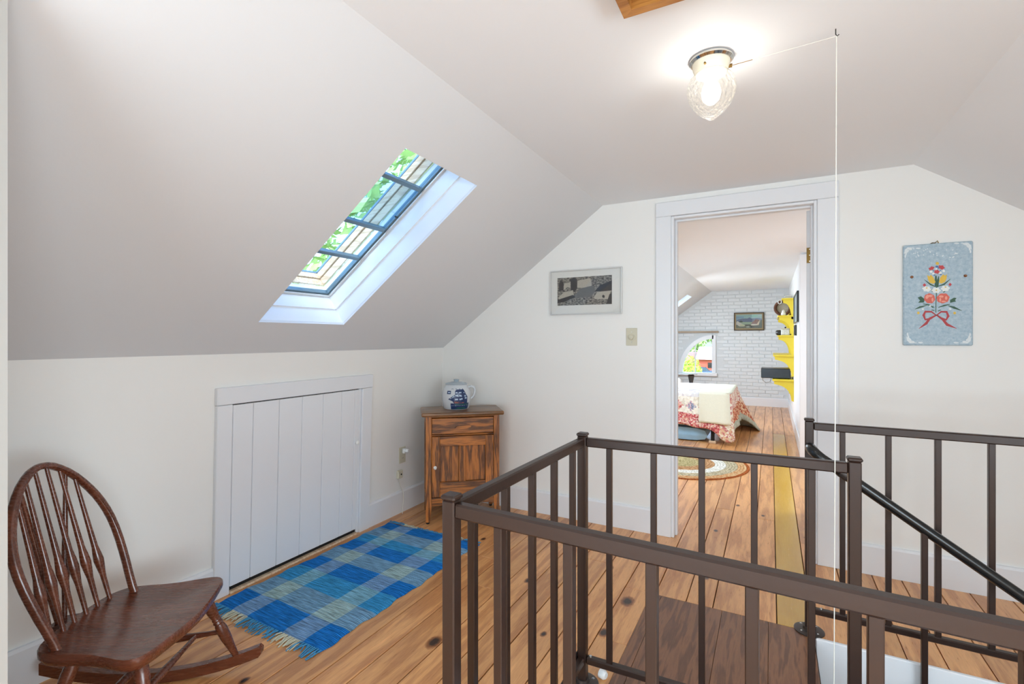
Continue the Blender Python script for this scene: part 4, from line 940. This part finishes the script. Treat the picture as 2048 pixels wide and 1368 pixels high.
def quilt_mats():
    out = []
    def speck(name, cols, sc_):
        m, n, l, p = newmat(name); p.inputs['Roughness'].default_value = .9; p.inputs['Specular IOR Level'].default_value = .1
        tc = n.new('ShaderNodeTexCoord'); vo = n.new('ShaderNodeTexVoronoi'); vo.inputs['Scale'].default_value = sc_; l.new(tc.outputs['Object'], vo.inputs['Vector'])
        sp = n.new('ShaderNodeSeparateColor'); l.new(vo.outputs['Color'], sp.inputs[0])
        cr = n.new('ShaderNodeValToRGB'); cr.color_ramp.interpolation = 'CONSTANT'; e = cr.color_ramp.elements; e[0].color = lin(cols[0]); e[1].position = 1/len(cols); e[1].color = lin(cols[1])
        for i, c in enumerate(cols[2:]): q = e.new((i+2)/len(cols)); q.color = lin(c)
        l.new(sp.outputs[0], cr.inputs['Fac']); l.new(cr.outputs[0], p.inputs['Base Color'])
        b = n.new('ShaderNodeBump'); b.inputs['Strength'].default_value = .3; b.inputs['Distance'].default_value = .01; l.new(vo.outputs['Distance'], b.inputs['Height']); l.new(b.outputs[0], p.inputs['Normal']); return m
    out.append(speck('white quilt top', [(226, 224, 222), (216, 214, 216), (232, 230, 228), (206, 200, 206)], 22))
    out.append(speck('cream quilt band', [(232, 226, 210), (226, 220, 206), (236, 232, 222), (214, 206, 190)], 40))
    out.append(speck('red floral quilt border', [(190, 88, 92), (222, 176, 172), (208, 124, 122), (228, 200, 186), (164, 76, 84), (214, 160, 140)], 62))
    out.append(speck('rust floral quilt border', [(182, 92, 66), (214, 160, 124), (196, 116, 88), (226, 196, 160), (160, 84, 64)], 60))
    out.append(speck('pale floral quilt corner', [(226, 214, 196), (208, 150, 136), (232, 226, 210), (216, 184, 150), (190, 120, 120)], 55))
    out.append(speck('sage quilt lining', [(178, 178, 158), (186, 186, 168), (170, 170, 152)], 40))
    out.append(speck('blue floral patch', [(150, 158, 176), (196, 190, 196), (120, 132, 156), (210, 170, 176)], 70))
    return out
QM = quilt_mats()
# perimeter of the hanging cloth: near side, foot end, far side
def peri(s):
    r = .07; Lx = BX1-r-(-2.28); q = math.pi/2*r; Ly = BY1-BY0-2*r
    if s < Lx: return (-2.28+s, BY0), (0, -1), s/Lx*0
    s -= Lx
    if s < q: a = s/r; return (BX1-r+r*math.sin(a), BY0+r-r*math.cos(a)), (math.sin(a), -math.cos(a)), 1
    s -= q
    if s < Ly: return (BX1, BY0+r+s), (1, 0), 0
    s -= Ly
    if s < q: a = s/r; return (BX1-r+r*math.cos(a), BY1-r+r*math.sin(a)), (math.cos(a), math.sin(a)), 1
    s -= q; return (BX1-r-s, BY1), (0, 1), 0
SC1 = BX1-.07+2.28+.055; SC2 = SC1+.11+BY1-BY0-.14; SEND = SC2+.6
def drape(s, t, off, hem, cdrop=.175):
    (x, y), (nx_, ny_), _ = peri(s)
    c1 = math.exp(-((s-SC1)/.13)**2); c2 = math.exp(-((s-SC2)/.16)**2)
    foot = 1/(1+math.exp(-(s-SC1-.1)/.03)) if s < SC2+.2 else 1
    drop = hem+cdrop*c1+.20*c2+.02*math.sin(s*9)
    wav = .014*math.sin(s*31)+.010*math.sin(s*17+2)
    out_ = off+(t**1.2)*(.012+wav+.03*c1+.26*c2*1.0+.05*foot)
    # flat roll over the edge
    return Vector((x+nx_*out_+(-.02)*c1*t, y+ny_*out_+.10*c2*t*0, max(.006, BT+off-drop*t*1.0-(0 if t > 0 else 0))))
ns, nt = 150, 16
m_ = MB(); vs_ = []; fs_ = []; mi_ = []
for j in range(nt+1):
    for i in range(ns+1):
        s = SEND*i/ns; p = drape(s, j/nt, .006, .405); a = L(p.x, p.y); vs_.append((a[0], a[1], p.z))
for j in range(nt):
    for i in range(ns):
        q = j*(ns+1)+i; fs_.append((q, q+ns+1, q+ns+2, q+1)); s = SEND*(i+.5)/ns; t = (j+.5)/nt; u = s*1000 % 1
        if s < SC1-.10:
            k = 0 if t < .12 else 1 if t < .60 else 2
            if .28 < t < .56:
                ph = (s % .15)/.15; d = abs(ph-.5)/.42+abs(t-.42)/.15
                if d < 1: k = 6 if int(s/.15) % 2 else 2
        elif s < SC1+.10: k = 4
        else: k = 4 if t < .42 else 3 if t < .80 else 5
        mi_.append(k)
b_ = len(m_.v); m_.v += vs_; m_.f += fs_; m_.m += mi_
quilt = m_.build('quilt', QM, bed, True)
md = quilt.modifiers.new('thickness', 'SOLIDIFY'); md.thickness = .012; md.offset = -1
m_ = MB(); gx, gy = 40, 26; vs_ = []; fs_ = []
for j in range(gy+1):
    for i in range(gx+1):
        x = -2.28+(BX1+.006+2.28)*i/gx; y = BY0-.006+(BY1-BY0+.012)*j/gy
        ex = min(1, (BX1-x)/.05); ey = min(1, min(y-BY0, BY1-y)/.05)
        if i > gx-2 and j in (0, gy): x -= .03; y += .03*(1 if j == 0 else -1)
        a = L(x, y); vs_.append((a[0], a[1], BT+.006+.010*max(0, min(ex, ey))+.006*math.sin(x*23+y*5)*math.sin(y*19)*max(0, min(ex, ey))))
for j in range(gy):
    for i in range(gx): q = j*(gx+1)+i; fs_.append((q, q+1, q+gx+2, q+gx+1))
m_.add(vs_, fs_); qt = m_.build('quilt_top', QM[0], bed, True)
# ivory blanket folded over the foot of the bed
bl = empty('blanket', ((-.76+BX1)/2, (BY0+BY1)/2, BT), 0, 'plain ivory blanket hanging over the near foot corner of the bed', 'blanket')
BL0 = 2.28-.765; m_ = MB(); vs_ = []; fs_ = []; na, nb = 30, 14
blm = plain('ivory wool', (226, 226, 208), .9, bump=.2, bscale=50, var=.04)
for j in range(nb+1):
    for i in range(na+1):
        s = BL0+(SC1-.0-BL0)*i/na; t = j/nb; p = drape(s, t*.86, .016, .405, .04)
        vs_.append((p.x-bl.location.x, p.y-bl.location.y-.004*math.sin(s*40)*t, p.z-BT))
for j in range(nb):
    for i in range(na): q = j*(na+1)+i; fs_.append((q, q+na+1, q+na+2, q+1))
m_.add(vs_, fs_)
b2 = len(m_.v); g = 12; vs_ = []; fs_ = []
for j in range(g+1):
    for i in range(g+1):
        x = -.765+(BX1+.012+.765)*i/g; y = BY0-.014+(BY1-.1-BY0)*j/g
        if i > g-1 and j == 0: x -= .03; y += .03
        vs_.append((x-bl.location.x, y-bl.location.y, .024+.004*math.sin(x*30)*math.sin(y*20)-(.008 if j == 0 or i == g else 0)))
for j in range(g):
    for i in range(g): q = j*(g+1)+i; fs_.append((q, q+1, q+g+2, q+g+1))
m_.add(vs_, fs_); o = m_.build('cloth', blm, bl, True); md = o.modifiers.new('thickness', 'SOLIDIFY'); md.thickness = .006; md.offset = -1
# storage bag under the bed
m_ = MB(); bm = bmesh.new(); bmesh.ops.create_cube(bm, size=1); bmesh.ops.subdivide_edges(bm, edges=list(bm.edges), cuts=5, use_grid_fill=True)
for p in bm.verts:
    d = p.co.copy(); r = .80+.20*(1-max(abs(d.x), abs(d.y))*abs(d.z)*4*.5)
    p.co = Vector((d.x*.62*r, d.y*.42*r, .078+d.z*.15*(1-.3*(abs(d.x)*2)**4)+.006*math.sin(d.x*40+d.y*22)))
m_.bm(bm); o = m_.build('storage_bag', plain('pale blue plastic sheet', (150, 196, 228), .25, bump=.4, bscale=14, var=.12), None, True)
o.location = (-.99, 6.52, .003); tag(o, 'pale blue plastic storage bag pushed under the bed', 'bag')

# ------------------------------------------------------------------ braided oval rug
def braid_mat(name, cols):
    m, n, l, p = newmat(name); p.inputs['Roughness'].default_value = .95; p.inputs['Specular IOR Level'].default_value = .05
    tc = n.new('ShaderNodeTexCoord'); no = n.new('ShaderNodeTexNoise'); no.inputs['Scale'].default_value = 55; no.inputs['Detail'].default_value = 2; l.new(tc.outputs['Object'], no.inputs['Vector'])
    cr = n.new('ShaderNodeValToRGB'); e = cr.color_ramp.elements; e[0].position = .40; e[0].color = lin(cols[0]); e[1].position = .62; e[1].color = lin(cols[1])
    l.new(no.outputs['Fac'], cr.inputs['Fac']); l.new(cr.outputs[0], p.inputs['Base Color'])
    b = n.new('ShaderNodeBump'); b.inputs['Strength'].default_value = .6; b.inputs['Distance'].default_value = .006; l.new(no.outputs['Fac'], b.inputs['Height']); l.new(b.outputs[0], p.inputs['Normal']); return m
bmz = [braid_mat('tan green braid', ((150, 140, 98), (188, 172, 130))), braid_mat('brown braid', ((158, 116, 80), (196, 156, 116))), braid_mat('white braid', ((196, 192, 180), (232, 230, 222))),
       braid_mat('grey tan braid', ((158, 148, 122), (204, 190, 160))), braid_mat('orange tan braid', ((186, 132, 84), (210, 178, 136))), braid_mat('rust edge braid', ((140, 72, 36), (172, 98, 54)))]
br = empty('braided_rug', (-1.08, 5.20, 0), 0, 'oval braided rug in tan and white rings inside the bedroom doorway', 'rug')
nring = 25; stp = .65/nring; Lh = .25
def oval(r, k, n=72):
    a = 2*math.pi*k/n; c, s = math.cos(a), math.sin(a); return ((Lh if c > 0 else -Lh)*min(1, abs(c)*6)+r*c, r*s)
for q in range(nring):
    r = (q+.5)*stp; f = r/.65; mi = 0 if f < .34 else 1 if f < .52 else 2 if f < .68 else 3 if f < .84 else 4 if f < .97 else 5
    m_ = MB(); n = 96; vs_ = []; fs_ = []
    prof = [(-stp*.5, .0008), (-stp*.42, .007), (0, .0105), (stp*.42, .007), (stp*.5, .0008)]
    for k in range(n):
        tw = .0012*math.sin(k*math.pi*.5+q)
        for (dr_, z) in prof: x, y = oval(max(.001, r+dr_), k, n); vs_.append((x, y, z+(tw if z > .002 else 0)))
    for k in range(n):
        for j in range(4): fs_.append((k*5+j, k*5+j+1, ((k+1) % n)*5+j+1, ((k+1) % n)*5+j))
    m_.add(vs_, [tuple(reversed(f_)) for f_ in fs_]); m_.build('braid_ring', bmz[mi], br, True)

# ------------------------------------------------------------------ bedroom: shelves and what stands on them
XW = .2895
SHELF = [(.665, .27, 'lowest yellow wall shelf below the black stereo'), (1.02, .26, 'second yellow wall shelf from the floor holding nothing'), (1.307, .20, 'third yellow wall shelf with a speaker and a patterned tin'),
         (1.593, .205, 'fourth yellow wall shelf with the brown wreath basket'), (1.84, .155, 'highest yellow wall shelf carrying flat dark books')]
for z, dep, lab in SHELF:
    sh = empty('wall_shelf', (XW, 8.0, z), 0, lab, 'shelf', 'yellow shelves on the bedroom partition')
    MB().bbox(-dep, 0, 0, 1.2, -.022, 0, .004).build('board', M['yellow'], sh)
    for yy in (.02, 1.12):
        pts = [(0, -.0225), (-dep+.02, -.0225), (-dep+.02, -.065)]
        for k in range(1, 8):
            a = k*math.pi/2/8; pts.append((-(dep-.04)+(dep-.075)*math.sin(a)*1.0, -.075-.20*(1-math.cos(a))))
        pts += [(-.03, -.30), (0, -.31)]
        MB().prism(pts, yy, yy+.02).build('bracket', M['yellow'], sh)
# black stereo box on the lowest shelf
te = empty('stereo', (XW-.235, 8.35, .6655), 0, 'black electronics box jutting out over the lowest yellow shelf', 'stereo')
MB().bbox(-.185, .20, -.20, .20, .006, .152, .006).build('case', M['black'], te); MB().bbox(-.178, .19, -.203, -.2005, .014, .144, .002).build('front_panel', plain('dark blue grey panel', (34, 44, 54), .25, bscale=20, var=.2), te)
for x in (-.02, .17): MB().lathe([(.012, .0003), (.012, .0065)], 12, (x, .15, 0)).build('foot', M['dark'], te)
for x in (-.02, .17): MB().lathe([(.012, .0003), (.012, .0065)], 12, (x, -.15, 0)).build('foot', M['dark'], te)
MB().sweep([(-.165, -.19, .012), (-.16, -.19, -.03), (-.12, -.185, -.065), (-.07, -.18, -.05), (-.05, -.175, .008)], .003, 8).build('cable', M['black'], te, True)
sp_ = MB().bbox(-.035, .035, -.04, .04, 0, .075, .016); o = sp_.build('small_speaker', M['black'], None, True); o.location = (XW-.19, 8.16, 1.3078); o.rotation_euler = (0, 0, .2); tag(o, 'small rounded black speaker on the third yellow shelf', 'speaker')
tn = empty('patterned_tin', (XW-.105, 8.10, 1.3075), 0, 'white tin with blue pattern and dark knob on the third yellow shelf', 'tin')
MB().bbox(-.055, .055, -.04, .04, 0, .085, .008).build('body', plain('blue white pattern', (206, 208, 204), .4, bscale=45, var=.5), tn); MB().bbox(-.058, .058, -.043, .043, .0855, .10, .006).build('lid', M['ivory'], tn); MB().lathe([(.006, .1), (.012, .108), (.012, .116), (.004, .122)], 14).build('knob', M['dark'], tn, True)
o = MB().lathe([(.022, .0005), (.024, .01), (.018, .018), (.004, .022)], 16).build('black_dish', M['black'], None, True); o.location = (XW-.028, 8.06, 1.3073); tag(o, 'tiny black dish at the wall end of the third yellow shelf', 'dish')
wr = empty('wreath_basket', (XW-.135, 8.30, 1.5935), 0, 'round brown wicker basket standing upright on the fourth yellow shelf', 'basket')
ba = plain('brown wicker', (96, 60, 42), .8, bump=.8, bscale=120, var=.5)
MB().sweep([(.098*math.sin(2*math.pi*k/28), 0, .12-.098*math.cos(2*math.pi*k/28)) for k in range(29)], .021, 10).build('rim', ba, wr, True)
MB().sweep([(0, .016, .12), (0, .022, .12)], [.096, .094], 26).build('base', plain('pale woven base', (176, 168, 156), .8, bump=.5, bscale=60, var=.2), wr, True)
o = MB().lathe([(.024, .0005), (.034, .012), (.030, .04), (.016, .05), (.020, .062), (.012, .078), (.003, .082)], 18).build('figurine', M['white_plastic'], None, True); o.location = (XW-.13, 8.10, 1.5935); tag(o, 'small white figurine in front of the wreath basket', 'figurine')
o = MB().lathe([(.015, .0005), (.02, .01), (.012, .03), (.018, .045), (.004, .055)], 14).build('bronze_ornament', M['brass'], None, True); o.location = (XW-.04, 8.08, 1.5935); tag(o, 'small bronze ornament at the wall end of the fourth yellow shelf', 'ornament')
for k, (nm, w) in enumerate((('lower flat dark book', .11), ('upper flat grey book', .10))):
    bk = empty('book', (XW-.068, 8.16, 1.8405+.022*k), .05*k, nm+' on the highest yellow shelf', 'book')
    cm = plain('dark cloth cover %d' % k, ((54, 58, 58), (92, 94, 90))[k], .7, bump=.05, var=.1)
    MB().bbox(-w/2, w/2, -.08, .08, 0, .003, .001).build('cover', cm, bk); MB().bbox(-w/2, w/2, -.08, .08, .018, .021, .001).build('cover', cm, bk); MB().bbox(-w/2+.003, w/2-.003, -.077, .077, .003, .018, .001).build('pages', M['mat'], bk)
ck = empty('hanging_bell', (XW-.178, 8.04, 1.79), 0, 'small silver round ornament hanging at the edge of the highest shelf', 'ornament')
MB().sweep([(-.022*math.cos(2*math.pi*k/16), 0, -.0+.028*math.sin(2*math.pi*k/16)) for k in range(17)], .006, 8).build('ring', M['silver'], ck, True); MB().sweep([(.022, 0, 0), (.022, .0, .042), (.030, .012, .05)], .002, 6).build('hook', M['silver'], ck)
# frames on the partition
for (y0, y1, z0, z1, lab) in ((6.6, 7.6, 1.455, 1.824, 'wide black framed picture on the partition seen at a sharp angle'), (7.15, 7.5, 1.30, 1.435, 'small black frame below the wide black framed picture')):
    f_ = empty('wall_frame', (.2895, (y0+y1)/2, (z0+z1)/2), 0, lab, 'picture'); hy, hz = (y1-y0)/2, (z1-z0)/2
    for a in ((-hy, hy, -hz, -hz+.015), (-hy, hy, hz-.015, hz)): MB().bbox(-.022, -.001, a[0], a[1], a[2], a[3], .002).build('frame_side', M['black'], f_)
    for a in ((-hy, -hy+.015), (hy-.015, hy)): MB().bbox(-.022, -.001, a[0], a[1], -hz+.015, hz-.015, .002).build('frame_side', M['black'], f_)
    MB().box(-.010, -.002, -hy+.015, hy-.015, -hz+.015, hz-.015).build('picture_sheet', plain('grey green print', (150, 164, 166), .5, bscale=8, var=.3), f_)

# ------------------------------------------------------------------ landscape painting on the brick wall
ld = empty('landscape_painting', (-.3645, YB-.011, 1.576), 0, 'small painting of cottages and blue mountains on the white brick wall', 'picture')
HW, HH = .2555, .169
dkf = plain('dark bronze frame', (72, 58, 40), .45, .3, bump=.1, var=.15); lnr = plain('gold linen liner', (150, 132, 98), .6, bump=.1, var=.08)
for a in ((-HW, HW, -HH, -HH+.016), (-HW, HW, HH-.016, HH)): MB().bbox(a[0], a[1], -.030, -.001, a[2], a[3], .003).build('frame_side', dkf, ld)
for a in ((-HW, -HW+.016), (HW-.016, HW)): MB().bbox(a[0], a[1], -.030, -.001, -HH+.016, HH-.016, .003).build('frame_side', dkf, ld)
m_ = MB(); ring_w = .020
m_.box(-HW+.016, HW-.016, -.018, -.004, -HH+.016, -HH+.016+ring_w+.006); m_.box(-HW+.016, HW-.016, -.018, -.004, HH-.016-ring_w, HH-.016); m_.box(-HW+.016, -HW+.016+ring_w, -.018, -.004, -HH+.016+ring_w+.006, HH-.016-ring_w); m_.box(HW-.016-ring_w, HW-.016, -.018, -.004, -HH+.016+ring_w+.006, HH-.016-ring_w)
m_.build('liner', lnr, ld)
LP = [((136, 176, 172), rect(300, 350, 1600, 720)), ((112, 150, 172), [(300, 430), (700, 440), (700, 520), (430, 540), (300, 600)]), ((120, 184, 160), [(1100, 380), (1340, 370), (1400, 470), (1180, 480)]), ((148, 190, 190), [(1060, 480), (1500, 460), (1600, 560), (1080, 560)]),
      ((86, 102, 132), [(320, 620), (450, 570), (640, 540), (880, 545), (970, 495), (1080, 550), (1400, 520), (1600, 560), (1600, 720), (620, 720), (320, 700)]), ((146, 172, 146), [(480, 760), (640, 715), (1100, 720), (1060, 850), (500, 850)]),
      ((96, 104, 84), rect(300, 850, 1600, 1030)), ((36, 60, 54), [(470, 740), (480, 670), (560, 640), (650, 680), (640, 730)]), ((196, 194, 180), [(335, 830), (350, 660), (420, 690), (500, 760), (740, 870), (760, 900), (700, 930), (480, 930)]), ((184, 188, 150), [(500, 850), (640, 830), (740, 880), (700, 920), (510, 920)]),
      ((58, 68, 56), [(750, 840), (1000, 840), (1060, 900), (800, 910)]), ((150, 160, 150), [(820, 920), (960, 900), (980, 1000), (820, 1000)]), ((110, 60, 38), [(1060, 810), (1160, 690), (1290, 590), (1470, 620), (1340, 820)]), ((214, 198, 168), [(1340, 820), (1470, 640), (1500, 640), (1430, 800), (1440, 860), (1330, 880)]),
      ((196, 190, 170), [(1040, 830), (1330, 820), (1330, 890), (1060, 900)]), ((44, 62, 44), [(1000, 900), (1450, 880), (1560, 1000), (1050, 1000)]), ((40, 66, 50), [(1440, 860), (1500, 640), (1590, 640), (1590, 1000), (1480, 960)]), ((34, 36, 28), [(1100, 960), (1250, 950), (1200, 1010), (1110, 1010)])]
m_ = MB(); lm = []
ax0, ax1, az0, az1 = -HW+.037, HW-.037, -HH+.043, HH-.037
def lpx(x, y): return (max(ax0, min(ax1, ax0+(x-310)/(1590-310)*(ax1-ax0))), max(az0, min(az1, az1-(y-350)/(1025-350)*(az1-az0))))
for k, (c, poly) in enumerate(LP):
    lm.append(plain('landscape paint %d' % k, c, .45, bump=.1, bscale=60, var=.12)); m_.mi = k; m_.prism([lpx(*p) for p in poly], -.0095-.0002*k, -.004)
tag(m_.build('canvas', lm, ld), 'painted cottages, fields and blue mountains')
MB().box(ax0-.004, ax1+.004, -.0155, -.0148, az0-.004, az1+.004).build('glass', M['pic_glass'], ld)
# roller shade pole above the window
o = empty('curtain_pole', (-.88, YB, 1.385), 0, 'tan wooden pole with brackets above the quarter round window', 'curtain pole')
MB().bbox(-.98, -.01, -.075, -.030, -.018, .018, .008).build('pole', wood('tan pole wood', (150, 130, 108), (186, 168, 146), .5, 'X', 1, 0, 0), o)
for x in (-.93, -.04): MB().bbox(x-.008, x+.008, -.034, -.0095, -.03, .012, .002).build('bracket', M['trim'], o)
# side table under the window and white armchair by the bed
stb = empty('side_table', (-1.33, 9.25, 0), 0, 'small round pedestal table in front of the quarter round window', 'side table')
MB().lathe([(.165, .618), (.170, .624), (.170, .632), (.162, .638)], 28).build('table_top', plain('pale grey blue glaze', (186, 198, 200), .2, bscale=10, var=.05), stb, True)
MB().lathe([(.02, .03), (.026, .2), (.020, .4), (.050, .56), (.058, .59), (.035, .617)], 18, (.06, 0, 0)).build('pedestal', plain('dark grey metal', (74, 76, 78), .4, .4, bump=.05, var=.1), stb, True)
MB().lathe([(.15, .0005), (.15, .012), (.04, .03)], 22, (.06, 0, 0)).build('foot', M['flange'], stb, True)
ac = empty('armchair', (-1.78, 9.0, 0), math.radians(25), 'white upholstered armchair beyond the bed by the window', 'armchair')
uph = plain('white upholstery', (226, 226, 224), .8, bump=.1, var=.03)
MB().bbox(-.24, .24, -.25, .22, .16, .42, .05).build('seat', uph, ac, True)
m_ = MB(); bm = bmesh.new(); bmesh.ops.create_cube(bm, size=1)
for p in bm.verts: p.co = Vector((p.co.x*.52, .26+p.co.y*.12, .62+p.co.z*.52))
bmesh.ops.bevel(bm, geom=[e for e in bm.edges if abs(e.verts[0].co.y-e.verts[1].co.y) > .05 and e.verts[0].co.z > .6], offset=.2, segments=6, affect='EDGES', profile=.5); m_.bm(bm); m_.build('backrest', uph, ac, True)
for s in (-1, 1): MB().bbox(s*.29-.05, s*.29+.05, -.24, .22, .16, .56, .04).build('armrest', uph, ac, True)
for x in (-.22, .22):
    for y in (-.2, .2): MB().lathe([(.014, .0005), (.022, .165)], 10, (x, y, 0)).build('leg', M['dark'], ac, True)

# ------------------------------------------------------------------ outside
gr = MB(); gr.box(-160, 120, -60, 200, -4.9, -4.7); tag(gr.build('ground', M['grass']), 'green lawn and yard outside the quarter round window', 'ground', kind='structure')
bn = empty('barn', (-6, 92, -4.7), 0, 'red barn with pale grey roof seen through the quarter round window', 'building')
MB().box(-5.5, 14, -4, 4, 0, 2.45).build('wall', M['barn_red'], bn)
m_ = MB(); m_.prism([(-4.8, 2.35), (4.8, 2.35), (0, 4.4)], -5.3, 14.3, 'yz'); m_.build('roof', M['barn_roof'], bn)
MB().box(-8.2, -5.3, -2, 3.5, 0, 3.4).build('side_wing', plain('weathered mauve boards', (150, 112, 112), .9, bscale=2, var=.15), bn)
for x in (-3.4, -1.2, 1.0, 3.2): MB().box(x, x+1.1, -4.06, -3.99, .9, 1.8).build('window', M['dark'], bn)
def crown(m_, c, r, n, s):
    for k in range(n):
        d = Vector((random.gauss(0, 1), random.gauss(0, 1), random.gauss(0, 1))).normalized()*(random.random()**.33)
        p = Vector(c)+Vector((d.x*r[0], d.y*r[1], d.z*r[2])); a = Vector((random.gauss(0, 1), random.gauss(0, 1), random.gauss(0, 1))).normalized(); b = a.orthogonal().normalized(); q = a.cross(b)
        w = s*random.uniform(.6, 1.3); m_.add([p-b*w, p+q*w*.45, p+b*w, p-q*w*.45], [(0, 1, 2, 3)])
def tree(x, y, h, c, r, n, s, mat, lab):
    t = empty('tree', (x, y, -4.7), 0, lab, 'tree')
    MB().sweep([(0, 0, 0), (.1, 0, h*.5), (0, .1, h*.95)], [.035*h, .025*h, .008*h], 9).build('trunk', M['bark'], t, True)
    m_ = MB(); crown(m_, c, r, n, s); tag(m_.build('crown', M[mat], t), kind='stuff')
tree(-10.2, 10.9, 9.0, (0, 0, 10.0), (3.6, 3.6, 4.2), 3600, .20, 'leaf', 'tall leafy tree seen through the left skylight')
tree(-5.55, 40, 3.0, (0, 0, 2.5), (1.0, 1.0, 2.1), 1500, .14, 'leaf_y', 'yellow green bush in front of the barn')
tree(-9, 112, 7.5, (3, 0, 6.6), (7, 3, 2.6), 2200, .5, 'leaf', 'pale green tree behind the barn roof')
tree(-17, 104, 8.5, (2, 0, 5.6), (3.4, 3, 4.0), 1600, .5, 'leaf', 'tall tree left of the barn')
for k, (x, y, mt, lab) in enumerate(((-9.6, 80, 'carblue', 'dark blue car parked in front of the barn'), (-4.6, 84, 'cargrey', 'grey car parked in front of the barn'))):
    c_ = empty('car', (x, y, -4.7), .1, lab, 'car')
    MB().bbox(-2.1, 2.1, -.85, .85, .35, .95, .15).build('body', M[mt], c_, True); MB().prism([(-1.3, .93), (-.8, 1.5), (.7, 1.5), (1.3, .93)], -.75, .75).build('cabin', plain('car glass %d' % k, (60, 76, 90), .1, var=.05), c_)
    for wx in (-1.35, 1.35):
        for wy in (-.87, .67): MB().sweep([(wx, wy, .34), (wx, wy+.2, .34)], .34, 16).build('wheel', M['tyre'], c_)
